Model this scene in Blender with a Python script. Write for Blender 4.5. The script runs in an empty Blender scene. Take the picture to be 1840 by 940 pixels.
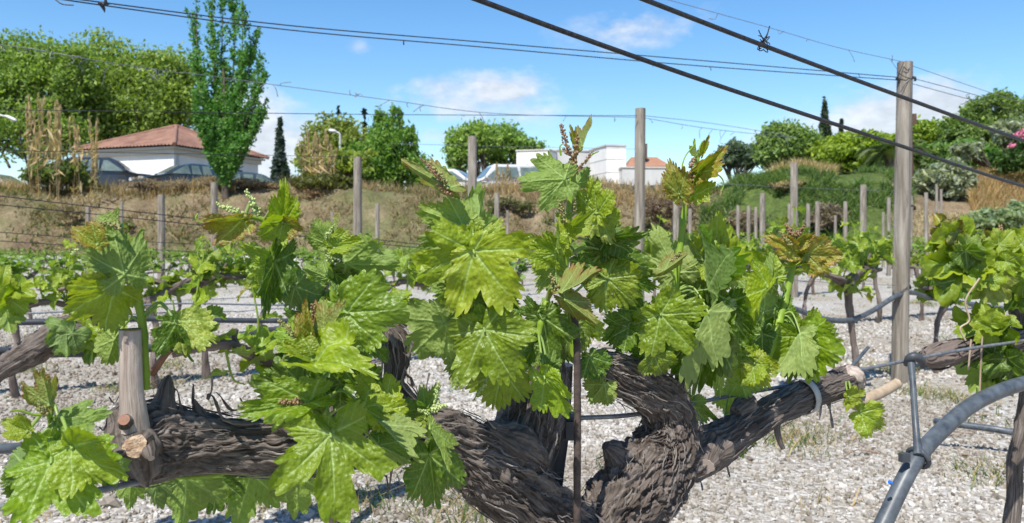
import bpy, math, random
import numpy as np
from mathutils import Vector, Matrix
random.seed(7)
RNG = np.random.default_rng(11)
R = math.radians
SC = bpy.context.scene
COL = SC.collection

# ------------------------------------------------------------------ camera, sky, sun, exposure
F_PX, CX, HY, CAMH = 1450.0, 920.0, 425.0, 0.75
cam = bpy.data.cameras.new("camera")
cam.sensor_width = 36.0
cam.lens = 36.0 * F_PX / 1840.0
cam.shift_y = -45.0 / 1840.0
cam.clip_start, cam.clip_end = 0.05, 6000
cam.dof.use_dof = True
cam.dof.focus_distance = 0.80
cam.dof.aperture_fstop = 17
camo = bpy.data.objects.new("camera", cam)
COL.objects.link(camo)
camo.location = (0, 0, CAMH)
camo.rotation_euler = (R(90), 0, 0)
SC.camera = camo
SC.view_settings.view_transform = 'Standard'
SC.view_settings.look = 'None'
SC.view_settings.exposure = 0.60
SC.view_settings.gamma = 1.0
SUN_EL, SUN_AZ = 56.0, 203.0            # behind the camera, a little to the left
sun = bpy.data.lights.new("sun", 'SUN')
sun.energy = 4.8
sun.angle = R(0.53)
sun.color = (1.0, 0.955, 0.88)
suno = bpy.data.objects.new("sun", sun)
COL.objects.link(suno)
sd = Vector((math.sin(R(SUN_AZ)) * math.cos(R(SUN_EL)), math.cos(R(SUN_AZ)) * math.cos(R(SUN_EL)), math.sin(R(SUN_EL))))
suno.rotation_euler = sd.to_track_quat('Z', 'Y').to_euler()
suno.location = sd * 50

def node(nt, typ, **kw):
    n = nt.nodes.new(typ)
    for k, v in kw.items():
        if k == 'ins':
            for a, b in v.items():
                n.inputs[a].default_value = b
        else:
            setattr(n, k, v)
    return n
def lk(nt, a, b): nt.links.new(a, b)

W = bpy.data.worlds.new("World"); SC.world = W; W.use_nodes = True
nt = W.node_tree
bg = nt.nodes['Background']; bg.inputs[1].default_value = 0.106
sky = node(nt, 'ShaderNodeTexSky', sky_type='NISHITA', sun_disc=False, sun_elevation=R(SUN_EL), sun_rotation=R(SUN_AZ),
           altitude=0, air_density=1.0, dust_density=0.35, ozone_density=2.2)
hs = node(nt, 'ShaderNodeHueSaturation', ins={'Saturation': 1.28, 'Value': 1.17})
lk(nt, sky.outputs[0], hs.inputs['Color'])
tc = node(nt, 'ShaderNodeTexCoord')
sx = node(nt, 'ShaderNodeSeparateXYZ'); lk(nt, tc.outputs['Generated'], sx.inputs[0])
def mth(op, a, b=None, c=None, clamp=False):
    n = node(nt, 'ShaderNodeMath', operation=op, use_clamp=clamp)
    for i, v in enumerate((a, b, c)):
        if v is None: continue
        if isinstance(v, (int, float)): n.inputs[i].default_value = v
        else: lk(nt, v, n.inputs[i])
    return n.outputs[0]
az = mth('ARCTAN2', sx.outputs[0], sx.outputs[1])
el = mth('ARCSINE', sx.outputs[2])
nz = node(nt, 'ShaderNodeTexNoise', ins={'Scale': 9.0, 'Detail': 7.0, 'Roughness': 0.6})
mp = node(nt, 'ShaderNodeMapping'); mp.inputs['Scale'].default_value = (1, 1, 1.9)
lk(nt, tc.outputs['Generated'], mp.inputs[0]); lk(nt, mp.outputs[0], nz.inputs['Vector'])
nz2 = node(nt, 'ShaderNodeTexNoise', ins={'Scale': 26.0, 'Detail': 5.0, 'Roughness': 0.6})
lk(nt, mp.outputs[0], nz2.inputs['Vector'])
blob = None
for (a, e, ra, re_, s) in [(-0.085, 0.172, 0.055, 0.024, .62), (-0.012, 0.18, 0.058, 0.026, .66), (-0.045, 0.158, 0.10, 0.018, .5),
                           (0.455, 0.118, 0.075, 0.040, 1.15), (0.41, 0.10, 0.05, 0.03, 1.05), (0.53, 0.10, 0.06, 0.03, .8), (0.32, 0.10, 0.08, 0.02, .45),
                           (-0.295, 0.105, 0.05, 0.05, 1.05), (-0.24, 0.08, 0.05, 0.03, .75), (-0.46, 0.16, 0.06, 0.025, .5),
                           (0.16, 0.245, 0.075, 0.022, .42), (-0.185, 0.228, 0.012, 0.008, .3), (-0.08, 0.125, 0.03, 0.01, .5)]:
    t1 = mth('DIVIDE', mth('SUBTRACT', az, a), ra); t2 = mth('DIVIDE', mth('SUBTRACT', el, e), re_)
    q = mth('ADD', mth('MULTIPLY', t1, t1), mth('MULTIPLY', t2, t2))
    g = mth('MULTIPLY', mth('EXPONENT', mth('MULTIPLY', q, -0.6)), s)
    blob = g if blob is None else mth('MAXIMUM', blob, g)
# the same scattered low clouds go on round the rest of the sky
far = mth('GREATER_THAN', mth('ABSOLUTE', az), 0.72)
band = mth('MULTIPLY', mth('EXPONENT', mth('MULTIPLY', mth('POWER', mth('DIVIDE', mth('SUBTRACT', el, 0.14), 0.09), 2.0), -1.0)), 0.62)
mask = mth('MAXIMUM', blob, mth('MULTIPLY', band, far))
fld = mth('ADD', mth('MULTIPLY', nz.outputs[0], 1.0), mth('MULTIPLY', nz2.outputs[0], 0.45))
cl = mth('MULTIPLY', mth('SUBTRACT', mth('ADD', mask, mth('MULTIPLY', mth('SUBTRACT', fld, 0.70), 1.5)), 0.24), 2.0, clamp=True)
cl = mth('MULTIPLY', cl, mth('MINIMUM', mth('MULTIPLY', mask, 3.0), 1.0))
cl = mth('MULTIPLY', cl, 0.86)
shade = node(nt, 'ShaderNodeMapRange', ins={'From Min': 0.35, 'From Max': 0.65, 'To Min': 0.74, 'To Max': 1.0})
lk(nt, nz2.outputs[0], shade.inputs[0])
cc = node(nt, 'ShaderNodeMix', data_type='RGBA', blend_type='MULTIPLY'); cc.inputs[0].default_value = 1.0
cc.inputs[6].default_value = (5.9, 6.15, 6.6, 1); lk(nt, shade.outputs[0], cc.inputs[7])
mx = node(nt, 'ShaderNodeMix', data_type='RGBA')
lk(nt, cl, mx.inputs[0]); lk(nt, hs.outputs[0], mx.inputs[6]); lk(nt, cc.outputs[2], mx.inputs[7])
lk(nt, mx.outputs[2], bg.inputs[0])

# ------------------------------------------------------------------ helpers
def P(x, y, d):
    """a point d metres in front of the camera, seen at photo pixel (x, y)"""
    return np.array([(x - CX) / F_PX * d, d, CAMH - (y - HY) / F_PX * d])
ROWN = np.array([-0.573, 0.82])          # across the vine rows
ROWD = np.array([0.82, 0.573])           # along the vine rows
def rowd(x, c=0.67):
    return c / (ROWN[1] + ROWN[0] * (x - CX) / F_PX)

def _h(ix, iy, iz):
    h = (ix.astype(np.uint32) * np.uint32(374761393)) ^ (iy.astype(np.uint32) * np.uint32(668265263)) ^ (iz.astype(np.uint32) * np.uint32(2246822519))
    h = (h ^ (h >> np.uint32(13))) * np.uint32(1274126177)
    h = (h ^ (h >> np.uint32(16))) * np.uint32(2654435761)
    return ((h ^ (h >> np.uint32(15))) & np.uint32(0xffffff)).astype(np.float64) / float(0xffffff)
def vnoise(p):
    p = np.asarray(p, float); i = np.floor(p).astype(np.int64); f = p - i
    f = f * f * f * (f * (f * 6 - 15) + 10)
    i = i & 0xffffffff
    x0, y0, z0 = i[..., 0], i[..., 1], i[..., 2]
    out = 0
    for dx in (0, 1):
        for dy in (0, 1):
            for dz in (0, 1):
                w = (f[..., 0] if dx else 1 - f[..., 0]) * (f[..., 1] if dy else 1 - f[..., 1]) * (f[..., 2] if dz else 1 - f[..., 2])
                out = out + w * _h((x0 + dx) & 0xffffffff, (y0 + dy) & 0xffffffff, (z0 + dz) & 0xffffffff)
    return out * 2 - 1
def fbm(p, octv=4, gain=0.5):
    p = np.asarray(p, float); a, s, o = 1.0, 0, 0
    for _ in range(octv):
        o = o + a * vnoise(p); s += a; a *= gain; p = p * 2.03 + 17.3
    return o / s
def ridged(p, octv=3):
    p = np.asarray(p, float); a, s, o = 1.0, 0, 0
    for _ in range(octv):
        o = o + a * (1 - np.abs(vnoise(p)) * 2); s += a; a *= 0.55; p = p * 2.1 + 9.1
    return o / s

class MB:
    """collects pieces of geometry and links them as one mesh object"""
    def __init__(s): s.V, s.F, s.n, s.A, s.M = [], [], 0, {}, []
    def add(s, V, F, mat=0, **attrs):
        V = np.asarray(V, float).reshape(-1, 3)
        F = np.asarray(F, int)
        s.F.append(F + s.n); s.M.append(np.full(len(F), mat)); s.V.append(V)
        for k, a in attrs.items(): s.A.setdefault(k, []).append((s.n, np.asarray(a, float)))
        s.n += len(V)
    def box(s, c, h, rot=None, mat=0):
        v = np.array([[x, y, z] for x in (-1, 1) for y in (-1, 1) for z in (-1, 1)], float) * np.array(h)
        if rot is not None: v = v @ np.array(rot.to_3x3()).T if isinstance(rot, Matrix) else v @ rot.T
        s.add(v + np.array(c), [[0, 1, 3, 2], [4, 6, 7, 5], [0, 4, 5, 1], [2, 3, 7, 6], [0, 2, 6, 4], [1, 5, 7, 3]], mat)
    def tube(s, path, rad, nseg=8, caps=True, mat=0, sub=0, disp=None, bark=False, **kw):
        V, F, caps_, S, TH, D = sweep(path, rad, nseg, sub, disp)
        at = {}
        if bark:
            rr = np.linalg.norm(V - D, axis=1)
            at['bco'] = np.stack([np.cos(TH) * rr.mean(), np.sin(TH) * rr.mean(), S], 1)
        for k, v in kw.items(): at[k] = np.full(len(V), v)
        s.add(V, F, mat, **at)
        if caps:
            n = len(V); m = s.n - n
            for ring, flip in ((0, True), (n // nseg - 1, False)):
                idx = np.arange(nseg) + ring * nseg
                c = V[idx].mean(0)
                a2 = {k: np.full(len(idx) + 1, 0.0) if np.ndim(v) == 1 else np.vstack([v[idx], v[idx].mean(0)]) for k, v in at.items()}
                for k, v in kw.items(): a2[k] = np.full(len(idx) + 1, v)
                tri = [[i, (i + 1) % nseg, nseg] for i in range(nseg)]
                if flip: tri = [t[::-1] for t in tri]
                s.add(np.vstack([V[idx], c]), tri, mat, **a2)
    def build(s, name, mats, parent=None, smooth=True, origin=None, link=True):
        V = np.concatenate(s.V) if s.V else np.zeros((0, 3))
        if origin is not None: V = V - np.asarray(origin)
        me = mesh_from(name, V, s.F, s.M, mats, smooth)
        for k, lst in s.A.items():
            vec = lst[0][1].ndim == 2
            arr = np.zeros((len(V), 3) if vec else len(V))
            for st, a in lst: arr[st:st + len(a)] = a
            at = me.attributes.new(k, 'FLOAT_VECTOR' if vec else 'FLOAT', 'POINT')
            at.data.foreach_set('vector' if vec else 'value', arr.ravel())
        if not link: return me
        o = bpy.data.objects.new(name, me)
        COL.objects.link(o)
        if origin is not None: o.location = origin
        if parent is not None:
            o.parent = parent
            if origin is not None: o.location = np.asarray(origin) - np.asarray(world_loc(parent))
        return o
def world_loc(o):
    p = np.array(o.location)
    while o.parent: o = o.parent; p = p + np.array(o.location)
    return p
def mesh_from(name, V, Fs, Ms, mats, smooth=True):
    me = bpy.data.meshes.new(name)
    me.vertices.add(len(V)); me.vertices.foreach_set('co', np.asarray(V, np.float32).ravel())
    loops = np.concatenate([f.ravel() for f in Fs]); tot = np.concatenate([np.full(len(f), f.shape[1]) for f in Fs])
    me.loops.add(len(loops)); me.loops.foreach_set('vertex_index', loops.astype(np.int32))
    me.polygons.add(len(tot))
    st = np.concatenate([[0], np.cumsum(tot)[:-1]])
    me.polygons.foreach_set('loop_start', st.astype(np.int32))
    mats = mats if isinstance(mats, (list, tuple)) else [mats]
    for m in mats: me.materials.append(m)
    me.polygons.foreach_set('material_index', np.concatenate(Ms).astype(np.int32))
    me.polygons.foreach_set('use_smooth', np.full(len(tot), bool(smooth)))
    me.update(calc_edges=True)
    return me
def catmull(pts, k):
    pts = np.asarray(pts, float)
    if k <= 1 or len(pts) < 2: return pts
    q = np.vstack([2 * pts[0] - pts[1], pts, 2 * pts[-1] - pts[-2]])
    out = []
    for i in range(1, len(q) - 2):
        a, b, c, d = q[i - 1], q[i], q[i + 1], q[i + 2]
        for t in np.arange(k) / k:
            out.append(0.5 * (2 * b + (c - a) * t + (2 * a - 5 * b + 4 * c - d) * t * t + (3 * b - a - 3 * c + d) * t ** 3))
    out.append(q[-2])
    return np.array(out)
def frames(path):
    T = np.gradient(path, axis=0); T /= np.linalg.norm(T, axis=1)[:, None] + 1e-12
    u = np.cross(T[0], [0.3, -1, 0.2]); u /= np.linalg.norm(u)
    U = [u]
    for i in range(1, len(path)):
        u = U[-1] - T[i] * np.dot(U[-1], T[i]); u /= np.linalg.norm(u) + 1e-12; U.append(u)
    U = np.array(U); return T, U, np.cross(T, U)
def sweep(path, rad, nseg, sub=0, disp=None):
    path = np.asarray(path, float)
    rad = np.full(len(path), rad) if np.ndim(rad) == 0 else np.asarray(rad, float)
    if sub > 1:
        q = catmull(np.column_stack([path, rad]), sub); path, rad = q[:, :3], np.maximum(q[:, 3], 1e-4)
    T, U, B = frames(path)
    s = np.concatenate([[0], np.cumsum(np.linalg.norm(np.diff(path, axis=0), axis=1))])
    th = np.arange(nseg) / nseg * 2 * np.pi
    TH = np.tile(th, len(path)); S = np.repeat(s, nseg); RR = np.repeat(rad, nseg)
    dirv = np.cos(TH)[:, None] * np.repeat(U, nseg, 0) + np.sin(TH)[:, None] * np.repeat(B, nseg, 0)
    C = np.repeat(path, nseg, 0)
    if disp is not None: RR = RR * disp(S, TH, C + dirv * RR[:, None], RR)
    V = C + dirv * RR[:, None]
    i = np.arange(len(path) - 1)[:, None] * nseg; j = np.arange(nseg)[None, :]; j2 = (j + 1) % nseg
    F = np.stack([i + j, i + j2, i + nseg + j2, i + nseg + j], -1).reshape(-1, 4)
    return V, F, None, S, TH, C
def empty(name, label, cat, loc=(0, 0, 0), rz=0, group=None):
    o = bpy.data.objects.new(name, None); COL.objects.link(o)
    o.location = loc; o.rotation_euler = (0, 0, rz); o.empty_display_size = 0.1
    tag(o, label, cat, group); return o
def tag(o, label=None, cat=None, group=None, kind=None):
    if label: o['label'] = label
    if cat: o['category'] = cat
    if group: o['group'] = group
    if kind: o['kind'] = kind
    return o
def copy_tree(o, parent=None):
    c = o.copy(); COL.objects.link(c)
    if parent: c.parent = parent
    for ch in o.children: copy_tree(ch, c)
    return c

# ------------------------------------------------------------------ materials
def new_mat(name):
    m = bpy.data.materials.new(name); m.use_nodes = True
    return m, m.node_tree, m.node_tree.nodes['Principled BSDF']
def ramp(nt, fac, stops):
    r = node(nt, 'ShaderNodeValToRGB'); e = r.color_ramp.elements
    while len(e) < len(stops): e.new(0.5)
    for el_, (p, c) in zip(e, stops): el_.position = p; el_.color = (*c, 1)
    lk(nt, fac, r.inputs[0]); return r.outputs[0]
def mixc(nt, f, a, b, mode='MIX'):
    n = node(nt, 'ShaderNodeMix', data_type='RGBA', blend_type=mode)
    for i, v in ((0, f), (6, a), (7, b)):
        if isinstance(v, (int, float)): n.inputs[i].default_value = v
        elif isinstance(v, tuple): n.inputs[i].default_value = (*v[:3], 1)
        else: lk(nt, v, n.inputs[i])
    return n.outputs[2]
def nse(nt, scale, detail=4, rough=0.55, vec=None, mscale=None, dist=0.0):
    n = node(nt, 'ShaderNodeTexNoise', ins={'Scale': scale, 'Detail': detail, 'Roughness': rough, 'Distortion': dist})
    if vec is None: vec = node(nt, 'ShaderNodeTexCoord').outputs['Object']
    if mscale:
        mp = node(nt, 'ShaderNodeMapping'); mp.inputs['Scale'].default_value = mscale
        lk(nt, vec, mp.inputs[0]); vec = mp.outputs[0]
    lk(nt, vec, n.inputs['Vector']); return n.outputs[0]
def bump(nt, h, strength, dist, bs):
    b = node(nt, 'ShaderNodeBump', ins={'Strength': strength, 'Distance': dist})
    lk(nt, h, b.inputs['Height']); lk(nt, b.outputs[0], bs.inputs['Normal']); return b
def attr(nt, name, out='Fac'):
    return node(nt, 'ShaderNodeAttribute', attribute_name=name).outputs[out]
def simple(name, c1, c2, scale=8, rough=0.7, metal=0, bmp=0, bscale=30, bdist=0.002, mscale=None, spec=0.4):
    m, nt, bs = new_mat(name)
    f = nse(nt, scale, 5, 0.6, mscale=mscale)
    lk(nt, ramp(nt, f, [(0.3, c1), (0.7, c2)]), bs.inputs['Base Color'])
    bs.inputs['Roughness'].default_value = rough; bs.inputs['Metallic'].default_value = metal
    bs.inputs['Specular IOR Level'].default_value = spec
    if bmp: bump(nt, nse(nt, bscale, 4, 0.6, mscale=mscale), bmp, bdist, bs)
    return m
def mat_leaf():
    m, nt, bs = new_mat('vine_leaf')
    oi = node(nt, 'ShaderNodeObjectInfo')
    geo = node(nt, 'ShaderNodeNewGeometry')
    tcn = node(nt, 'ShaderNodeTexCoord')
    vein = attr(nt, 'vein'); rim = attr(nt, 'rim'); puck = attr(nt, 'lco', 'Vector')
    n1 = nse(nt, 3.5, 4, 0.6, puck)
    base = mixc(nt, 1.0, oi.outputs['Color'], ramp(nt, n1, [(0.25, (.72, .78, .7)), (0.75, (1.22, 1.16, 1.2))]), 'MULTIPLY')
    under = mixc(nt, 0.55, base, (.17, .25, .075))
    base = mixc(nt, geo.outputs['Backfacing'], base, under)
    n2 = nse(nt, 6, 3, 0.6, puck)
    redf = node(nt, 'ShaderNodeMath', operation='MULTIPLY', use_clamp=True)
    a = node(nt, 'ShaderNodeMath', operation='MULTIPLY'); lk(nt, rim, a.inputs[0]); lk(nt, oi.outputs['Alpha'], a.inputs[1])
    b = node(nt, 'ShaderNodeMapRange', ins={'From Min': .35, 'From Max': .6}); lk(nt, n2, b.inputs[0])
    lk(nt, a.outputs[0], redf.inputs[0]); lk(nt, b.outputs[0], redf.inputs[1])
    base = mixc(nt, redf.outputs[0], base, (.20, .055, .02))
    vf = node(nt, 'ShaderNodeMath', operation='MULTIPLY'); vf.inputs[1].default_value = 0.72; lk(nt, vein, vf.inputs[0])
    base = mixc(nt, vf.outputs[0], base, (.34, .46, .16))
    lk(nt, base, bs.inputs['Base Color'])
    rg = node(nt, 'ShaderNodeMix', data_type='FLOAT'); lk(nt, geo.outputs['Backfacing'], rg.inputs[0])
    rr = node(nt, 'ShaderNodeMapRange', ins={'From Min': .3, 'From Max': .7, 'To Min': .27, 'To Max': .42}); lk(nt, n1, rr.inputs[0])
    rad_ = node(nt, 'ShaderNodeMath', operation='MULTIPLY_ADD'); lk(nt, oi.outputs['Random'], rad_.inputs[0]); rad_.inputs[1].default_value = .13; lk(nt, rr.outputs[0], rad_.inputs[2])
    lk(nt, rad_.outputs[0], rg.inputs[2]); rg.inputs[3].default_value = .6
    lk(nt, rg.outputs[0], bs.inputs['Roughness'])
    bs.inputs['Specular IOR Level'].default_value = 0.45
    vo = node(nt, 'ShaderNodeTexVoronoi', feature='SMOOTH_F1', ins={'Scale': 15.0, 'Smoothness': .7}); lk(nt, puck, vo.inputs['Vector'])
    nf = nse(nt, 60, 2, 0.5, puck)
    hm = node(nt, 'ShaderNodeMath', operation='MULTIPLY_ADD'); lk(nt, nf, hm.inputs[0]); hm.inputs[1].default_value = .25; 
    inv = node(nt, 'ShaderNodeMath', operation='MULTIPLY'); lk(nt, vo.outputs[0], inv.inputs[0]); inv.inputs[1].default_value = -1.0
    lk(nt, inv.outputs[0], hm.inputs[2])
    bump(nt, hm.outputs[0], .48, .0024, bs)
    tr = node(nt, 'ShaderNodeBsdfTranslucent')
    tcol = mixc(nt, 1.0, base, (1.75, 1.85, .35), 'MULTIPLY')
    lk(nt, tcol, tr.inputs[0])
    mxs = node(nt, 'ShaderNodeMixShader'); mxs.inputs[0].default_value = .33
    lk(nt, bs.outputs[0], mxs.inputs[1]); lk(nt, tr.outputs[0], mxs.inputs[2])
    lk(nt, mxs.outputs[0], nt.nodes['Material Output'].inputs[0])
    return m
def mat_foliage():
    """far foliage: the object's own colour, varied leaf by leaf"""
    m, nt, bs = new_mat('foliage')
    oi = node(nt, 'ShaderNodeObjectInfo'); rn = attr(nt, 'rnd')
    c = mixc(nt, 1.0, oi.outputs['Color'], ramp(nt, rn, [(0.0, (.55, .6, .6)), (.5, (1, 1, 1)), (1.0, (1.65, 1.45, 1.1))]), 'MULTIPLY')
    lk(nt, c, bs.inputs['Base Color']); bs.inputs['Roughness'].default_value = .5; bs.inputs['Specular IOR Level'].default_value = .35
    tr = node(nt, 'ShaderNodeBsdfTranslucent'); lk(nt, mixc(nt, 1.0, c, (1.35, 1.5, .6), 'MULTIPLY'), tr.inputs[0])
    mxs = node(nt, 'ShaderNodeMixShader'); mxs.inputs[0].default_value = .42
    lk(nt, bs.outputs[0], mxs.inputs[1]); lk(nt, tr.outputs[0], mxs.inputs[2])
    lk(nt, mxs.outputs[0], nt.nodes['Material Output'].inputs[0]); return m
def mat_bark(name, stops, scale=90, stretch=.1, bs_=.8, bd=.003, co='bco'):
    m, nt, bs = new_mat(name)
    v = attr(nt, co, 'Vector')
    f = nse(nt, scale, 6, .65, v, (1, 1, stretch), .6)
    g = nse(nt, 9, 4, .6, v)
    c = ramp(nt, f, stops)
    c = mixc(nt, 1.0, c, ramp(nt, g, [(.3, (.7, .68, .66)), (.7, (1.2, 1.2, 1.22))]), 'MULTIPLY')
    lk(nt, c, bs.inputs['Base Color']); bs.inputs['Roughness'].default_value = .85; bs.inputs['Specular IOR Level'].default_value = .25
    bump(nt, f, bs_, bd, bs); return m
M = {}
M['leaf'] = mat_leaf()
M['foliage'] = mat_foliage()
M['bark'] = mat_bark('vine_bark', [(.28, (.028, .021, .017)), (.45, (.095, .076, .064)), (.62, (.19, .164, .145)), (.78, (.32, .29, .265))], 260, .06, 1.0, .003)
M['bark_flake'] = mat_bark('vine_bark_flake', [(.3, (.06, .048, .04)), (.5, (.17, .147, .13)), (.72, (.33, .30, .275))], 260, .15, .6, .002)
M['bark_grey'] = mat_bark('grey_vine_bark', [(.25, (.05, .038, .031)), (.55, (.16, .126, .108)), (.8, (.30, .26, .235))], 60, .12, .8, .006)
M['stump'] = mat_bark('pale_stump_bark', [(.3, (.20, .15, .12)), (.5, (.40, .335, .285)), (.75, (.55, .48, .43))], 200, .05, 1.0, .0025)
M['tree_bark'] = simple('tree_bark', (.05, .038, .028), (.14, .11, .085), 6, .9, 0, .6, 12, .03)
M['brown_twig'] = simple('brown_twig', (.13, .075, .045), (.30, .20, .13), 60, .85)
M['moss'] = simple('mossy_cut', (.10, .075, .02), (.22, .17, .05), 180, .9, 0, .8, 300, .002)
M['cut_wood'] = simple('cut_wood', (.24, .14, .08), (.58, .44, .31), 95, .8, 0, 1.0, 160, .004)
M['red_cane'] = simple('red_cane', (.12, .05, .03), (.30, .14, .08), 90, .5, mscale=(1, 1, .3))
M['tan_cane'] = simple('tan_cane', (.26, .19, .125), (.42, .33, .235), 90, .6, mscale=(1, 1, .3))
M['shoot'] = simple('green_shoot', (.13, .225, .015), (.21, .30, .03), 40, .5, spec=.3)
M['bud'] = simple('flower_bud', (.13, .16, .04), (.30, .24, .10), 160, .5)
M['bud_brown'] = simple('brown_flower_bud', (.13, .075, .035), (.30, .19, .10), 160, .5)
M['bud_green'] = simple('green_flower_bud', (.22, .30, .08), (.42, .48, .20), 160, .45)
M['wire'] = simple('black_wire', (.012, .012, .014), (.05, .048, .05), 200, .45, .3, .5, 400, .001)
M['wire_grey'] = simple('grey_wire', (.10, .11, .12), (.22, .23, .25), 120, .5, .3)
M['hose'] = simple('grey_hose', (.032, .04, .05), (.10, .115, .13), 55, .42, 0, .15, 150, .001)
M['hose_dark'] = simple('dark_hose', (.025, .03, .036), (.06, .066, .075), 25, .5)
M['iron'] = simple('iron_stake', (.022, .017, .015), (.085, .06, .05), 120, .8, 0, .6, 260, .001)
M['plastic'] = simple('dark_plastic', (.02, .023, .028), (.045, .05, .058), 40, .5)
M['tie'] = simple('grey_tie', (.30, .30, .28), (.46, .45, .42), 60, .5)
def mat_post():
    m, nt, bs = new_mat('weathered_post')
    tcn = node(nt, 'ShaderNodeTexCoord')
    f = nse(nt, 34, 6, .68, tcn.outputs['Object'], (1, 1, .075), .8)
    g = nse(nt, 5, 3, .6, tcn.outputs['Object'], (1, 1, .5))
    c = ramp(nt, f, [(.30, (.07, .056, .042)), (.44, (.185, .16, .128)), (.58, (.28, .25, .207)), (.74, (.40, .365, .31))])
    c = mixc(nt, 1.0, c, ramp(nt, g, [(.3, (.82, .8, .78)), (.7, (1.1, 1.1, 1.12))]), 'MULTIPLY')
    lk(nt, c, bs.inputs['Base Color']); bs.inputs['Roughness'].default_value = .85
    bump(nt, f, 1.0, .010, bs); return m
M['post'] = mat_post()
def mat_gravel():
    m, nt, bs = new_mat('white_gravel')
    tcn = node(nt, 'ShaderNodeTexCoord'); v = tcn.outputs['Object']
    vo = node(nt, 'ShaderNodeTexVoronoi', ins={'Scale': 62.0}); lk(nt, v, vo.inputs['Vector'])
    vo2 = node(nt, 'ShaderNodeTexVoronoi', ins={'Scale': 30.0}); lk(nt, v, vo2.inputs['Vector'])
    sep = node(nt, 'ShaderNodeSeparateColor'); lk(nt, vo.outputs['Color'], sep.inputs[0])
    stone = ramp(nt, sep.outputs[0], [(0.0, (.1932, .1722, .1428)), (.3, (.3108, .2898, .2562)), (.75, (.4116, .3948, .3612)), (1.0, (.5376, .5208, .4956))])
    big = nse(nt, .55, 5, .62, v)
    dirt = ramp(nt, big, [(.45, (0, 0, 0)), (.66, (1, 1, 1))])
    soil = ramp(nt, nse(nt, 30, 4, .6, v), [(.3, (.16, .12, .08)), (.7, (.30, .25, .185))])
    sm = node(nt, 'ShaderNodeMath', operation='MULTIPLY'); lk(nt, dirt, sm.inputs[0]); sm.inputs[1].default_value = .62
    c = mixc(nt, sm.outputs[0], stone, soil)
    lk(nt, c, bs.inputs['Base Color']); bs.inputs['Roughness'].default_value = .9; bs.inputs['Specular IOR Level'].default_value = .2
    h = node(nt, 'ShaderNodeMath', operation='ADD'); lk(nt, vo.outputs[0], h.inputs[0]); lk(nt, vo2.outputs[0], h.inputs[1])
    iv = node(nt, 'ShaderNodeMath', operation='MULTIPLY'); lk(nt, h.outputs[0], iv.inputs[0]); iv.inputs[1].default_value = -1
    bump(nt, iv.outputs[0], .6, .012, bs); return m
M['gravel'] = mat_gravel()
def mat_stone():
    m, nt, bs = new_mat('gravel_stone')
    rn = attr(nt, 'rnd')
    c = ramp(nt, rn, [(0, (.1428, .1176, .0924)), (.2, (.2772, .2478, .2058)), (.6, (.3864, .3612, .3234)), (1, (.5544, .5334, .5040))])
    c = mixc(nt, 1.0, c, ramp(nt, nse(nt, 60, 4, .6), [(.3, (.8, .78, .75)), (.7, (1.12, 1.12, 1.12))]), 'MULTIPLY')
    lk(nt, c, bs.inputs['Base Color']); bs.inputs['Roughness'].default_value = .8; bs.inputs['Specular IOR Level'].default_value = .3
    bump(nt, nse(nt, 180, 3, .6), .5, .002, bs); return m
M['stone'] = mat_stone()
def mat_bank():
    m, nt, bs = new_mat('dry_bank')
    tcn = node(nt, 'ShaderNodeTexCoord'); v = tcn.outputs['Object']
    a = ramp(nt, nse(nt, .7, 6, .68, v), [(.3, (.10, .07, .048)), (.5, (.22, .165, .105)), (.68, (.32, .25, .16))])
    g = attr(nt, 'green')
    n = nse(nt, .9, 5, .65, v)
    gm = node(nt, 'ShaderNodeMath', operation='MULTIPLY_ADD', use_clamp=True); lk(nt, n, gm.inputs[0]); gm.inputs[1].default_value = 1.6
    gs = node(nt, 'ShaderNodeMath', operation='MULTIPLY_ADD'); lk(nt, g, gs.inputs[0]); gs.inputs[1].default_value = 1.9; gs.inputs[2].default_value = -1.35
    lk(nt, gs.outputs[0], gm.inputs[2])
    grass = ramp(nt, nse(nt, 2.5, 5, .65, v), [(.3, (.05, .08, .022)), (.7, (.12, .165, .045))])
    c = mixc(nt, gm.outputs[0], a, grass)
    c = mixc(nt, 1.0, c, ramp(nt, nse(nt, 11, 5, .7, v), [(.3, (.6, .6, .6)), (.7, (1.3, 1.3, 1.3))]), 'MULTIPLY')
    lk(nt, c, bs.inputs['Base Color']); bs.inputs['Roughness'].default_value = .95; bs.inputs['Specular IOR Level'].default_value = .1
    bump(nt, nse(nt, 7, 6, .7, v), .9, .15, bs); return m
M['bank'] = mat_bank()
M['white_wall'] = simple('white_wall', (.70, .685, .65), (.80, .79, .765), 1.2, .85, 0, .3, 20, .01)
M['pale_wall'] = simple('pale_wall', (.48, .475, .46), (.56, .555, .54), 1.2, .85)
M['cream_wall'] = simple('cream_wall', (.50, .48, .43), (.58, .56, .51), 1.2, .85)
M['concrete'] = simple('pale_concrete', (.42, .40, .37), (.56, .54, .5), 2.5, .9, 0, .4, 30, .01)
M['tile'] = simple('clay_tile', (.15, .072, .05), (.29, .165, .115), 1.6, .85, 0, .5, 14, .02)
M['orange_tile'] = simple('orange_tile', (.26, .12, .07), (.34, .18, .11), 1.5, .85)
M['glass'] = simple('dark_glass', (.02, .025, .03), (.035, .04, .05), 3, .08, 0, spec=.8)
M['car_glass'] = simple('car_glass', (.07, .10, .09), (.16, .20, .17), 3, .05, 0, spec=.9)
M['tyre'] = simple('tyre', (.012, .012, .013), (.025, .025, .026), 20, .8)
M['rim'] = simple('wheel_rim', (.35, .35, .36), (.5, .5, .52), 5, .3, .7)
M['brown_wood'] = simple('brown_wood', (.06, .035, .025), (.12, .07, .045), 6, .7)
M['lamp'] = simple('lamp_grey', (.45, .46, .46), (.56, .57, .57), 4, .5, .2)
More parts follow.
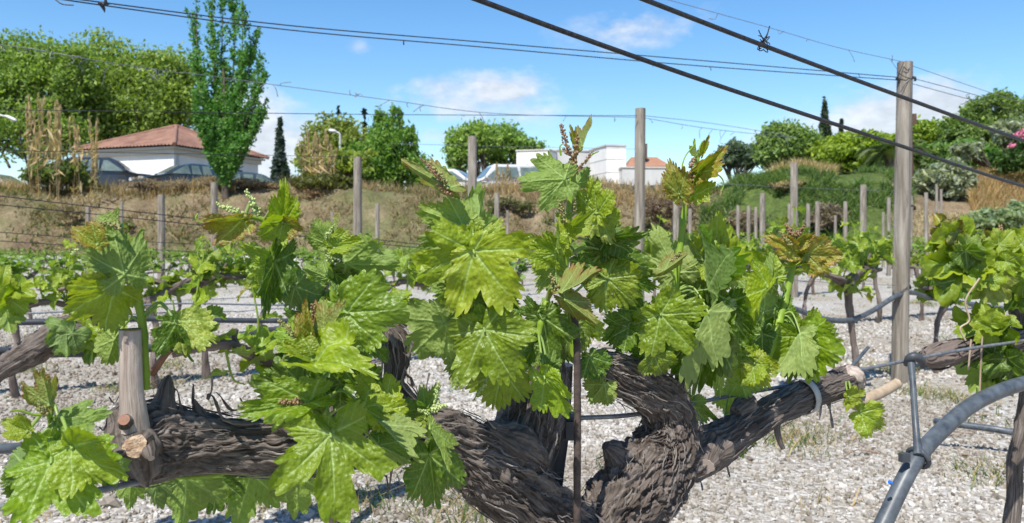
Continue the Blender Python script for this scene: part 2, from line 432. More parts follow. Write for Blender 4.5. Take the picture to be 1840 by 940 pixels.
M['tailglass'] = simple('lamp_lens', (.55, .56, .55), (.7, .7, .7), 4, .15)
def paint(name, c, rough=.22):
    m, nt, bs = new_mat(name)
    f = nse(nt, 2.2, 5, .65)
    lk(nt, ramp(nt, f, [(.3, tuple(x * .86 for x in c)), (.7, c)]), bs.inputs['Base Color'])
    bs.inputs['Roughness'].default_value = rough; bs.inputs['Coat Weight'].default_value = .5; bs.inputs['Coat Roughness'].default_value = .08
    return m
# ================================================================== THE SETTING
def sstep(t):
    t = np.clip(t, 0, 1); return t * t * (3 - 2 * t)
def bank_z(x, y):
    x = np.asarray(x, float); y = np.asarray(y, float)
    u = x / np.maximum(y, 1.0) * F_PX + CX
    foot = 26.5 + 0.5 * np.sin(x * .35) + .4 * np.sin(x * .13 + 1)
    hl = 2.55 + 0.10 * np.sin(x * .5) + 0.55 * sstep((u - 1262) / 110) + .2 * np.exp(-((u - 1425) / 45) ** 2)
    t = (y - foot) / 4.6
    zl = hl * (0.55 * sstep(t) + 0.45 * sstep(t * 1.25 - .12))
    zr = 1.45 * sstep((y - 17.5) / 12) + 1.75 * sstep((y - 29) / 6.5)
    wr = sstep((u - 1585) / 90)
    z = zl * (1 - wr) + zr * wr
    z = z + (0.16 * fbm(np.stack([x * .9, y * .9, x * 0], -1), 4) + .10 * ridged(np.stack([x * 1.9, y * 2.6, x * 0], -1), 2)) * sstep(z / .6)
    return z - 0.06
def grid_obj(name, xs, ys, zf, mat, attrs=None):
    X, Y = np.meshgrid(xs, ys); Z = zf(X, Y)
    V = np.stack([X, Y, Z], -1).reshape(-1, 3)
    nx, ny = len(xs), len(ys)
    i = np.arange(ny - 1)[:, None] * nx + np.arange(nx - 1)[None, :]
    F = np.stack([i, i + 1, i + nx + 1, i + nx], -1).reshape(-1, 4)
    mb = MB(); mb.add(V, F, **(attrs(X.ravel(), Y.ravel(), Z.ravel()) if attrs else {}))
    return mb.build(name, mat)
gx = np.concatenate([[-2500, -600, -150, -60, -30], np.arange(-14, 16, .12), [30, 60, 150, 600, 2500]])
gy = np.concatenate([[-2500, -300, -40, -8, -2], np.arange(0, 16, .12), np.arange(16, 34, 1.0), [60, 150, 600, 3500]])
gz = lambda X, Y: .035 * fbm(np.stack([X * .8, Y * .8, X * 0], -1), 3) * (np.abs(X) < 20) * (Y < 30) * (Y > -3) - .01
ground = tag(grid_obj('ground', gx, gy, gz, M['gravel']), kind='structure')
bx = np.concatenate([[-900, -300, -120, -60], np.arange(-34, 46, .4), [60, 120, 300, 900]])
by = np.concatenate([np.arange(16.5, 44, .4), [50, 70, 120, 300, 900]])
def bat(X, Y, Z):
    u = X / np.maximum(Y, 1) * F_PX + CX
    g = .38 + .5 * sstep((u - 1255) / 60) * (1 - sstep((u - 1590) / 50)) - .12 * sstep((u - 1620) / 40) + .18 * np.exp(-((u - 700) / 110) ** 2)
    return {'green': g}
bank = tag(grid_obj('grassy_bank', bx, by, bank_z, M['bank'], bat), kind='structure')

# ---- loose stones of the gravel, nearest ones as real geometry
ico_v = []
t_ = (1 + 5 ** .5) / 2
for a in (-1, 1):
    for b in (-t_, t_): ico_v += [(a, b, 0), (0, a, b), (b, 0, a)]
ico_v = np.array(ico_v) / math.hypot(1, t_)
from itertools import combinations
_e = min(np.linalg.norm(ico_v[i] - ico_v[j]) for i, j in combinations(range(12), 2))
ico_f = []
for i, j, k in combinations(range(12), 3):
    if all(abs(np.linalg.norm(ico_v[a] - ico_v[b]) - _e) < 1e-6 for a, b in ((i, j), (j, k), (i, k))):
        n = np.cross(ico_v[j] - ico_v[i], ico_v[k] - ico_v[i])
        ico_f.append((i, j, k) if n @ ico_v[i] > 0 else (i, k, j))
ico_f = np.array(ico_f)
def rand_rot(n, rng):
    q = rng.normal(size=(n, 4)); q /= np.linalg.norm(q, axis=1)[:, None]
    w, x, y, z = q.T
    return np.stack([1 - 2 * (y * y + z * z), 2 * (x * y - z * w), 2 * (x * z + y * w), 2 * (x * y + z * w), 1 - 2 * (x * x + z * z), 2 * (y * z - x * w),
                     2 * (x * z - y * w), 2 * (y * z + x * w), 1 - 2 * (x * x + y * y)], -1).reshape(n, 3, 3)
def stones(n, d0, d1, r0, r1, name):
    d = np.sqrt(RNG.uniform(d0 ** 2, d1 ** 2, n)); x = RNG.uniform(-.70, .68, n) * d
    keep = fbm(np.stack([x * 1.3, d * 1.3, d * 0], -1), 3) + RNG.uniform(-.5, .5, n) < .28
    d, x = d[keep], x[keep]; n = len(d)
    r = r0 + (r1 - r0) * RNG.beta(1.4, 3.2, n)
    Rm = rand_rot(n, RNG)
    sc = np.stack([RNG.uniform(.75, 1.3, n), RNG.uniform(.6, 1, n), RNG.uniform(.45, .8, n)], -1)
    base = ico_v[None] * RNG.uniform(.78, 1.18, (n, 12, 1))
    v = np.einsum('nij,nkj->nki', Rm, base * sc[:, None, :]) * r[:, None, None]
    z = gz(x, d) + r * .22
    v += np.stack([x, d, z], -1)[:, None, :]
    F = (ico_f[None] + 12 * np.arange(n)[:, None, None]).reshape(-1, 3)
    mb = MB(); mb.add(v.reshape(-1, 3), F, rnd=np.repeat(RNG.uniform(0, 1, n) * (1 - .62 * sstep((fbm(np.stack([x * .9 + 5, d * .9, d * 0], -1), 4) + .02) / .38)), 12))
    return tag(mb.build(name, M['stone'], smooth=False), 'loose white and grey gravel stones covering the vineyard floor', 'gravel', kind='stuff')
stones(46000, 1.7, 3.7, .0035, .0150, 'gravel_stones')
stones(700, 1.8, 7.0, .014, .034, 'gravel_stones')
stones(40000, 3.6, 8.0, .006, .019, 'gravel_stones')

# ---- grass, weeds, dry stalks (stuff)
def blades(n, xy, hf, wf, name, label, cat, col, lean=.35, zf=None, rnd=(0, 1), hang=0):
    x, y = xy; n = len(x)
    z = (zf or bank_z)(x, y)
    a = RNG.uniform(0, 2 * np.pi, n); h = hf(n); w = wf(n)
    lx, ly = RNG.normal(0, lean, n) * h, RNG.normal(0, lean, n) * h
    dx, dy = np.cos(a) * w, np.sin(a) * w
    b = np.stack([x, y, z - .02], -1)
    mid = b + np.stack([lx * .35, ly * .35, h * .55], -1)
    V = np.stack([b - np.stack([dx, dy, 0 * x], -1), b + np.stack([dx, dy, 0 * x], -1), mid + np.stack([dx, dy, 0 * x], -1) * .7,
                  mid - np.stack([dx, dy, 0 * x], -1) * .7, b + np.stack([lx, ly, h], -1)], 1)
    o = 5 * np.arange(n)[:, None]
    mb = MB()
    mb.add(V.reshape(-1, 3), np.concatenate([o + np.array([[0, 1, 2]]), o + np.array([[0, 2, 3]]), o + np.array([[3, 2, 4]])]), rnd=np.repeat(RNG.uniform(*rnd, n), 5))
    ob = mb.build(name, M['foliage'], smooth=False); ob.color = (*col, 1)
    return tag(ob, label, cat, kind='stuff')
def scat(n, u0, u1, y0, y1, keepf=None):
    y = RNG.uniform(y0, y1, n); u = RNG.uniform(u0, u1, n); x = (u - CX) / F_PX * y
    if keepf is not None:
        k = keepf(u, y, x); x, y = x[k], y[k]
    return x, y
patch = lambda x, y, s=.8, o=0: fbm(np.stack([x * s + o, y * s, x * 0 + o], -1), 3)
blades(0, scat(30000, -60, 1300, 27, 34, lambda u, y, x: patch(x, y) > -.2), lambda n: RNG.gamma(2.2, .045, n) + .03, lambda n: RNG.uniform(.012, .03, n),
       'dry_grass', 'dry brown grass and dead stalks covering the earth bank', 'grass', (.22, .175, .105), .8)
blades(0, scat(14000, -60, 1270, 30.2, 33.5, lambda u, y, x: patch(x, y, .6, 3) > -.1), lambda n: RNG.uniform(.2, .62, n), lambda n: RNG.uniform(.009, .02, n),
       'tall_dry_grass', 'taller straw coloured grass along the top of the bank in front of the parked cars', 'grass', (.36, .27, .165), .3)
blades(0, scat(16000, -60, 1270, 27.2, 33, lambda u, y, x: patch(x, y, .5, 8) > .12), lambda n: RNG.uniform(.06, .22, n), lambda n: RNG.uniform(.015, .035, n),
       'green_weeds', 'patches of dull green weeds growing on the earth bank', 'weeds', (.105, .135, .045), .9)
blades(0, scat(52000, 1258, 1640, 26.8, 38, lambda u, y, x: patch(x, y, .55, 21) > -.08), lambda n: RNG.uniform(.1, .42, n), lambda n: RNG.uniform(.015, .035, n),
       'mound_grass', 'lush dark green grass and broom growing over the mound', 'grass', (.12, .19, .065), .8)
blades(0, scat(9000, 1380, 1500, 31, 35, lambda u, y, x: patch(x, y, .6, 33) > .0), lambda n: RNG.uniform(.3, .75, n), lambda n: RNG.uniform(.012, .025, n),
       'straw_grass', 'pale straw grass tufts on the crest of the green mound', 'grass', (.42, .33, .19), .35)
blades(0, scat(22000, 1745, 1990, 29.5, 36, lambda u, y, x: patch(x, y, .5, 5) > -.3), lambda n: RNG.uniform(.25, .8, n), lambda n: RNG.uniform(.012, .026, n),
       'tall_straw_grass', 'tall dry golden grass on the slope at the right edge of the photo', 'grass', (.40, .29, .16), .3)
blades(0, scat(16000, 1600, 1990, 20, 30), lambda n: RNG.uniform(.05, .22, n), lambda n: RNG.uniform(.01, .02, n),
       'field_stubble', 'short pale stubble on the bare field behind the right hand post', 'grass', (.42, .35, .26), .6)
def weedspots(n):
    cx = RNG.uniform(-.68, .66, n); cd = np.sqrt(RNG.uniform(2.0 ** 2, 15 ** 2, n)); cx = cx * cd
    extra = [P(1655, 520, 9), P(1640, 655, 3.9), P(1720, 690, 3.7), P(1600, 640, 4.6), P(1400, 745, 3.0), P(1450, 750, 3.1), P(860, 925, 2.2), P(640, 900, 2.3), P(1800, 830, 2.6), P(240, 680, 4.0), P(300, 640, 4.8), P(40, 640, 4.6), P(880, 900, 2.3)]
    cx = np.concatenate([cx, [e[0] for e in extra]]); cd = np.concatenate([cd, [e[1] for e in extra]])
    k = RNG.integers(8, 60, len(cx)); s = RNG.uniform(.02, .10, len(cx)); k[-len(extra):] = 170; s[-len(extra):] = .09
    return np.repeat(cx, k) + RNG.normal(0, 1, k.sum()) * np.repeat(s, k), np.repeat(cd, k) + RNG.normal(0, 1, k.sum()) * np.repeat(s, k)
blades(0, weedspots(260), lambda n: RNG.uniform(.015, .075, n), lambda n: RNG.uniform(.0015, .004, n), 'gravel_weeds', 'small green weeds sprouting through the white gravel', 'weeds', (.085, .15, .04), .6, zf=gz)
blades(0, weedspots(120), lambda n: RNG.uniform(.02, .09, n), lambda n: RNG.uniform(.001, .003, n), 'gravel_straw', 'wisps of dry grass lying in the white gravel', 'grass', (.34, .27, .16), 1.2, zf=gz)

mb = MB()
for k in range(150):
    d = math.sqrt(RNG.uniform(1.9 ** 2, 9 ** 2)); x = RNG.uniform(-.66, .66) * d; L = RNG.uniform(.03, .16); a = RNG.uniform(0, 6.28); z = float(gz(np.array(x), np.array(d))) + .012
    q = np.array([[x, d, z], [x + math.cos(a) * L * .5, d + math.sin(a) * L * .5, z + RNG.uniform(0, .012)], [x + math.cos(a + .3) * L, d + math.sin(a + .3) * L, z]]); mb.tube(q, RNG.uniform(.0012, .0035), 5, sub=3)
tag(mb.build('pruned_twigs', M['brown_twig']), 'dry brown prunings scattered over the gravel', 'twigs', kind='stuff')
mb = MB(); n = 900; d = np.sqrt(RNG.uniform(1.9 ** 2, 9 ** 2, n)); x = RNG.uniform(-.66, .66, n) * d; kp = fbm(np.stack([x * 1.4, d * 1.4, d * 0], -1), 3) > .02; x, d = x[kp], d[kp]; n = len(x)
Rm = rand_rot(n, RNG); c = np.stack([x, d, gz(x, d) + .012], -1); sz = RNG.uniform(.006, .02, n)[:, None]; a_ = Rm[:, :, 0] * np.array([1, 1, .25]); b_ = Rm[:, :, 1] * np.array([1, 1, .25])
mb.add(np.stack([c - a_ * sz, c + b_ * sz * .6, c + a_ * sz, c - b_ * sz * .6], 1).reshape(-1, 3), 4 * np.arange(n)[:, None] + np.array([[0, 1, 2, 3]])); tag(mb.build('dead_leaf_litter', M['brown_twig'], smooth=False), 'crumbs of dead leaves lying on the gravel', 'leaf litter', kind='stuff')

# ================================================================== TREES
def cards(mb, C, size, rng, elong=1.6, up=0.0):
    n = len(C); Rm = rand_rot(n, rng)
    a, b = Rm[:, :, 0], Rm[:, :, 1]
    if up: a = a + np.array([0, 0, up]); a /= np.linalg.norm(a, axis=1)[:, None]
    s = size * rng.uniform(.6, 1.35, n)[:, None]
    nn = np.cross(a, b)
    V = np.stack([C - a * s * .5 * elong, C + b * s * .42 + nn * s * .12, C + a * s * .5 * elong, C - b * s * .42 + nn * s * .12], 1)
    F = (4 * np.arange(n)[:, None] + np.array([[0, 1, 2, 3]]))
    mb.add(V.reshape(-1, 3), F, rnd=np.repeat(rng.beta(2, 2, n), 4))
def tree(name, label, cat, px, base_y, d, clumps, n, leaf, col, trunk=None, seed=1, group=None, spread=.16, up=0, bare=0.0, thick=1.0, tcol=None, wood=True, elong=1.6):
    """clumps: (x, y, rx, ry) in pixels round the crown; the crown gets real depth"""
    rng = np.random.default_rng(seed)
    b = P(px, base_y, d); b[2] = float(bank_z(b[0], b[1])) - .02
    root = empty(name, label, cat, b, 0, group)
    mb = MB(); tw = MB(); k = d / F_PX
    areas = np.array([c[2] * c[3] for c in clumps], float); areas /= areas.sum()
    for (x, y, rx, ry), ar in zip(clumps, areas):
        c = P(x, y, d + rng.uniform(-.3, .3) * abs(rx) * k)
        R3 = np.array([rx * k, rx * k * thick, ry * k])
        m = int(n * ar); ns = max(6, int(10 + m / 55))
        q = rng.normal(size=(ns, 3)); q /= np.linalg.norm(q, axis=1)[:, None]
        q *= (rng.uniform(.25, 1.0, (ns, 1)) ** .45)
        sub = c + q * R3
        w = rng.gamma(2, 1, ns); idx = rng.choice(ns, m, p=w / w.sum())
        pts = sub[idx] + rng.normal(size=(m, 3)) * R3 * spread
        cards(mb, pts, leaf, rng, elong, up)
        if wood:
            for s_ in sub[:: max(1, ns // 9)]:
                st = b + (c - b) * rng.uniform(.35, .75)
                mid = (st + s_) / 2 + rng.normal(size=3) * R3 * .15
                tw.tube(np.array([st, mid, s_]), np.array([.035, .02, .008]) * d / 20, 5, False, sub=2)
    o = mb.build('crown', M['foliage'], root, smooth=False, origin=b); o.color = (*col, 1)
    if wood:
        top = P(clumps[0][0], clumps[0][1], d)
        r = (trunk or .1)
        path = np.array([b, b + (top - b) * .3 + rng.normal(size=3) * .05, b + (top - b) * .65 + rng.normal(size=3) * .1, top])
        tw.tube(path, np.array([r * 1.15, r * .85, r * .6, r * .25]), 8, sub=3)
        tw.build('trunk', M['tree_bark'], root, origin=b)
    return root
G1, G2, G3 = (.055, .095, .018), (.045, .105, .018), (.10, .15, .02)
tree('plane_tree', 'broad leafy tree behind the red tiled house, left of the tall poplar', 'tree', 250, 300, 60,
     [(255, 170, 85, 75), (180, 130, 80, 62), (300, 150, 55, 60), (240, 215, 90, 55), (150, 200, 70, 60), (330, 200, 30, 55)], 30000, .20, (.22, .31, .07), .35, 3, thick=.6, spread=.15)
tree('plane_tree', 'broad leafy tree at the far left edge rising above the dry reeds', 'tree', 60, 300, 56,
     [(60, 160, 85, 85), (10, 130, 70, 65), (110, 130, 60, 62), (60, 230, 95, 60), (-50, 180, 80, 90)], 29000, .19, (.205, .305, .07), .35, 4, thick=.6, spread=.15)
# the poplar: rising leaders clothed in leaves
def poplar():
    rng = np.random.default_rng(9); d = 30.0; b = P(405, 330, d); b[2] = float(bank_z(b[0], b[1]))
    root = empty('poplar_tree', 'tall bright green poplar with several upright leaders in front of the red tiled house', 'tree', b)
    mb, tw = MB(), MB()
    leaders = [((405, 326), (398, 150), (402, -40), 1.0), ((405, 326), (372, 200), (340, 20), .8), ((405, 326), (360, 170), (352, -10), .6), ((405, 326), (432, 180), (436, -5), .9), ((405, 326), (378, 270), (352, 215), .8), ((405, 326), (430, 280), (462, 225), .8), ((405, 326), (440, 270), (474, 200), .7), ((405, 326), (420, 290), (440, 255), .9), ((405, 326), (392, 290), (376, 250), .9), ((405, 326), (380, 200), (338, 90), .7), ((405, 326), (445, 210), (478, 130), .7),
               ((405, 326), (450, 200), (472, 95), .7), ((405, 326), (455, 240), (478, 185), .55), ((405, 326), (420, 120), (418, -30), .9), ((405, 326), (385, 130), (380, -30), .9),
               ((405, 326), (365, 250), (352, 165), .6), ((405, 326), (440, 150), (462, 60), .6), ((405, 326), (415, 200), (455, 140), .8), ((405, 326), (385, 220), (348, 110), .7),
               ((405, 326), (395, 250), (372, 180), .8), ((405, 326), (425, 250), (448, 215), .8), ((405, 326), (410, 240), (405, 120), 1.), ((405, 326), (400, 230), (380, 90), .9), ((405, 326), (425, 200), (440, 90), .9)]
    for (a, m_, t, w) in leaders:
        dd = rng.uniform(-.9, .9)
        pts = catmull(np.array([P(*a, d), P(*m_, d + dd * .6), P(*t, d + dd)]), 14)
        tw.tube(pts[::4], np.linspace(.05, .008, len(pts[::4])), 5, False)
        for k in range(int(80 * w)):                       # short rising twigs along each leader
            f = (rng.uniform(0, 1) ** 1.35) * .97 * (len(pts) - 1.01); i0 = int(f); st = pts[i0] + (pts[i0 + 1] - pts[i0]) * (f - i0)
            rel = f / len(pts); L = rng.uniform(.35, .95) * (1.0 - .55 * rel); an = rng.uniform(0, 2 * np.pi)
            sp_ = .42 + .35 * (1 - rel) ; out = np.array([math.cos(an) * sp_, math.sin(an) * sp_, 1.0]); n = int(30 * L) + 8
            q = rng.uniform(0, 1, n)[:, None]; c = st + out * L * q + rng.normal(size=(n, 3)) * (.075 - .045 * q)
            cards(mb, c, .105, rng, 1.25)
        n = int(150 * w); c = pts[rng.integers(0, len(pts), n)] + rng.normal(size=(n, 3)) * .10; cards(mb, c, .105, rng, 1.25)
    o = mb.build('crown', M['foliage'], root, smooth=False, origin=b); o.color = (.10, .235, .05, 1)
    tw.tube(np.array([b - [0, 0, .2], P(405, 260, d), P(402, 120, d)]), np.array([.14, .11, .05]), 8, sub=3)
    tw.build('trunk', M['tree_bark'], root, origin=b)
poplar()
def spire(px, base_y, top_y, d, hw, n, leaf, col, name, label, seed, droop=0.0, group=None):
    rng = np.random.default_rng(seed); b = P(px, base_y, d); b[2] = float(bank_z(b[0], b[1])); t = P(px, top_y, d); k = d / F_PX
    root = empty(name, label, 'tree', b, 0, group); mb, tw = MB(), MB()
    lay = max(8, int((base_y - top_y) / 7))
    pts = []
    for i in range(lay):
        f = i / lay; z = t[2] + (b[2] - t[2]) * (f ** .9) * .96; r = hw * k * (.06 + .94 * f) * rng.uniform(.75, 1.15)
        m = int(n / lay * (.4 + 1.2 * f)); arms = rng.integers(9, 15)
        aa = rng.uniform(0, 2 * np.pi, arms)[rng.integers(0, arms, m)] + rng.normal(0, .22, m); rr = r * np.sqrt(rng.uniform(0.02, 1, m))
        pts.append(np.stack([t[0] + np.cos(aa) * rr, t[1] + np.sin(aa) * rr, z - droop * rr + rng.normal(0, .028 * (t[2] - b[2]), m)], -1))
    cards(mb, np.concatenate(pts), leaf, rng)
    o = mb.build('crown', M['foliage'], root, smooth=False, origin=b); o.color = (*col, 1)
    tw.tube(np.array([b, t]), np.array([.02 * (t[2] - b[2]), .01]), 6, sub=2); tw.build('trunk', M['tree_bark'], root, origin=b)
spire(503, 318, 222, 75, 31, 4200, .32, (.055, .085, .08), 'fir_tree', 'small dark bluish fir standing alone right of the poplar', 21, .35)
spire(655, 260, 204, 90, 9, 500, .5, (.018, .04, .018), 'cypress_tree', 'slim dark cypress tip above the bright green thicket', 22)
spire(1482, 300, 190, 52, 34, 5200, .22, (.055, .085, .055), 'cypress_tree', 'dark tapering conifer above the green mound left of the tall right hand post', 23, .1)
spire(1512, 300, 222, 54, 20, 1900, .22, (.055, .085, .055), 'cypress_tree', 'smaller dark conifer close beside the taller one above the mound', 24, .1)
spire(608, 300, 202, 88, 8, 300, .45, (.02, .045, .02), 'cypress_tree', 'thin dark cypress showing over the round tree behind the street lamp', 25)
tree('round_tree', 'round yellowish green tree behind the street lamp', 'tree', 600, 320, 62, [(600, 255, 50, 48), (640, 275, 45, 40), (570, 290, 35, 35)], 9500, .24, (.22, .27, .06), .2, 31, thick=.8)
tree('thicket', 'bright green leafy thicket with upright shoots left of the pine trees', 'shrub', 700, 330, 40, [(700, 285, 45, 55), (660, 300, 45, 42), (735, 310, 36, 42), (690, 240, 20, 38), (712, 225, 12, 32), (738, 262, 14, 36), (640, 315, 38, 28), (668, 255, 14, 28)], 15000, .14, (.15, .27, .055), .08, 32, thick=.9, up=.8)
tree('bush', 'low yellow green bush at the foot of the street lamp', 'shrub', 600, 325, 37, [(600, 300, 60, 22), (630, 285, 40, 18)], 2600, .17, (.22, .29, .055), .05, 33)
for i, (x, y, rx, ry) in enumerate([(848, 262, 42, 38), (905, 262, 40, 34), (870, 240, 34, 22), (940, 272, 26, 22)]):
    pass
tree('pine_tree', 'rounded umbrella pine left of the white building, the left one of the pair', 'tree', 868, 335, 85, [(845, 258, 36, 32), (825, 275, 24, 26), (870, 248, 28, 24)], 7500, .30, (.22, .33, .08), .22, 41, thick=.8, spread=.24)
tree('pine_tree', 'rounded umbrella pine touching the white building, the right one of the pair', 'tree', 905, 335, 88, [(905, 258, 34, 30), (932, 268, 26, 24), (890, 280, 24, 24), (958, 262, 18, 12)], 7500, .30, (.20, .32, .08), .22, 42, thick=.8, spread=.24)
tree('broadleaf_tree', 'grey blue airy tree behind the left end of the green mound', 'tree', 1325, 300, 55, [(1325, 276, 28, 22), (1305, 285, 18, 14), (1345, 285, 18, 14)], 4800, .2, (.13, .18, .13), .15, 51)
tree('broadleaf_tree', 'mid green bushy tree on the crest of the mound left of the dark conifer', 'tree', 1410, 300, 45, [(1410, 262, 42, 35), (1385, 275, 24, 24), (1445, 270, 34, 32), (1400, 240, 22, 16)], 13000, .16, (.19, .28, .09), .15, 52, thick=.9, spread=.2)
tree('broadleaf_tree', 'lime green spreading tree between the dark conifer and the tall right hand post', 'tree', 1545, 300, 44, [(1545, 258, 55, 20), (1500, 268, 42, 20), (1585, 268, 40, 24), (1540, 282, 70, 22)], 15000, .17, (.24, .33, .045), .18, 53, thick=.9)
tree('broadleaf_tree', 'lime green rounded tree just right of the tall post', 'tree', 1670, 300, 44, [(1665, 240, 32, 26), (1690, 255, 34, 26), (1640, 262, 26, 24)], 9500, .17, (.23, .33, .045), .18, 54, thick=.9)
tree('broadleaf_tree', 'large dark green tree at the upper right with a layered crown', 'tree', 1780, 300, 42, [(1780, 205, 52, 38), (1740, 235, 44, 34), (1820, 225, 48, 42), (1770, 250, 62, 30), (1860, 215, 45, 45), (1715, 250, 26, 22)], 22000, .16, (.16, .24, .07), .2, 55, thick=.9, spread=.13)
tree('shrub', 'mid green shrub below the lime tree right of the post', 'shrub', 1660, 330, 38, [(1660, 292, 46, 26), (1700, 285, 40, 26)], 4200, .2, (.17, .27, .08), .06, 56)
tree('shrub', 'bright green shrub on the slope beneath the large dark tree', 'shrub', 1770, 320, 37, [(1765, 290, 55, 28), (1820, 300, 45, 26), (1735, 275, 30, 22)], 6000, .19, (.13, .25, .05), .06, 57)
tree('shrub', 'silvery grey spreading shrub on the slope behind the tall post', 'shrub', 1700, 375, 32, [(1700, 315, 38, 24), (1672, 325, 26, 22), (1730, 330, 24, 22), (1690, 345, 34, 18)], 4200, .15, (.30, .34, .26), .05, 58, thick=.8)
tree('shrub', 'silvery shrub high on the right beside the pink flowers', 'shrub', 1815, 300, 35, [(1815, 235, 26, 22), (1845, 250, 30, 30), (1740, 272, 26, 16)], 3000, .15, (.28, .32, .24), .05, 59)
tree('shrub', 'low grey green shrub on the field edge above the right hand vine', 'shrub', 1790, 430, 24, [(1790, 395, 42, 18), (1755, 402, 24, 14), (1830, 388, 34, 20)], 4200, .10, (.25, .32, .19), .03, 60)
tree('shrub', 'rusty brown bush at the foot of the palm', 'shrub', 1575, 340, 36, [(1572, 322, 20, 12), (1610, 345, 16, 16)], 900, .13, (.17, .08, .04), .03, 61)
tree('shrub', 'brownish purple leafless bush on the lower mound', 'shrub', 1490, 420, 28, [(1490, 385, 28, 18), (1470, 398, 20, 14)], 2600, .07, (.20, .165, .13), .03, 62)
tree('shrub', 'dull brown scrub at the left foot of the green mound', 'shrub', 1335, 425, 27.5, [(1335, 400, 40, 20), (1300, 410, 26, 14)], 2600, .07, (.19, .15, .11), .03, 66)
tree('shrub', 'brown dry brush on the bank beneath the white building', 'shrub', 1190, 400, 28.5, [(1185, 375, 36, 22), (1225, 385, 26, 20)], 2600, .07, (.18, .13, .10), .03, 67)
tree('shrub', 'straw coloured dead brush on the mound below the conifers', 'shrub', 1395, 345, 30, [(1395, 335, 30, 8), (1430, 330, 20, 7)], 1400, .07, (.32, .26, .15), .03, 68)
tree('shrub', 'low dull green brush on the bank under the white van', 'shrub', 905, 380, 29.5, [(905, 366, 30, 12), (945, 370, 20, 9)], 1500, .08, (.13, .14, .06), .03, 69)
tree('shrub', 'green bush in front of the dry reeds at the left edge', 'shrub', 110, 335, 30.5, [(110, 308, 42, 22), (75, 315, 30, 16), (150, 318, 26, 14)], 3600, .12, (.12, .17, .05), .03, 63)
for _i, (_x, _y, _l) in enumerate([(250, 322, 'dry purplish scrub on the bank crest before the dark people carrier'), (318, 326, 'dry purplish scrub on the bank crest before the blue grey hatchback'), (385, 320, 'dry brown scrub at the left foot of the poplar'), (432, 322, 'dry brown scrub at the right foot of the poplar'), (478, 328, 'dry brown scrub below the small fir')]):
    tree('shrub', _l, 'shrub', _x, _y + 18, 30.6, [(_x, _y + 6, 34, 8), (_x + 22, _y + 10, 26, 6)], 1000, .05, (.25, .19, .14) if _i < 2 else (.27, .20, .135), .03, 80 + _i)
for _i, (_x, _y, _c) in enumerate([(210, 400, 0), (430, 420, 1), (520, 400, 1), (560, 430, 0), (700, 420, 1), (470, 372, 0), (120, 380, 1), (1000, 400, 0), (840, 400, 1)]):
    tree('shrub', 'low %s tussock on the bank, %s' % (['olive', 'brown'][_c], ['below the people carrier', 'under the wires left of the tall shoot', 'behind the top of the second shoot', 'low behind the third shoot', 'right of the thin stake beside the split post', 'below the poplar', 'at the far left under the reeds', 'behind the tallest central shoot', 'behind the left tip of the near vine'][_i]), 'shrub', _x, _y + 12, 28.6 + .9 * (_i % 3), [(_x, _y, 22, 8), (_x + 20, _y + 3, 16, 6)], 700, .06, [(.15, .18, .075), (.21, .17, .11)][_c], .03, 90 + _i, wood=False)
tree('shrub', 'reddish brown dead bush on the bank left of the split post', 'shrub', 570, 372, 30, [(575, 352, 40, 10), (540, 358, 26, 8)], 1300, .07, (.22, .14, .085), .03, 64)
tree('shrub', 'olive green weedy bush around the base of the middle reeds', 'shrub', 570, 345, 31, [(570, 328, 50, 16), (610, 332, 30, 12)], 2400, .12, (.12, .13, .04), .03, 65)
# pink flowers of the shrub at the right edge
fl = empty('oleander_bush', 'bush with pink flower heads at the right edge below the thick wire', 'shrub', P(1825, 330, 33))
_b = P(1825, 330, 33); mb = MB(); rng = np.random.default_rng(5)
for (x, y, rx, ry) in [(1822, 292, 30, 18), (1845, 275, 22, 22)]:
    cards(mb, P(x, y, 33) + rng.normal(size=(700, 3)) * np.array([rx, rx, ry]) * 33 / F_PX * .5, .15, rng)
o = mb.build('foliage', M['foliage'], fl, smooth=False, origin=_b); o.color = (.055, .11, .025, 1)
M['pink'] = simple('pink_petal', (.52, .10, .20), (.72, .28, .40), 8, .6)
for (x, y) in [(1833, 239), (1838, 245), (1818, 261), (1826, 243), (1842, 238)]:
    m2 = MB(); cards(m2, P(x, y, 32.4) + rng.normal(size=(40, 3)) * .05, .09, rng, 1.0); m2.build('flower_head', M['pink'], fl, smooth=False, origin=_b)

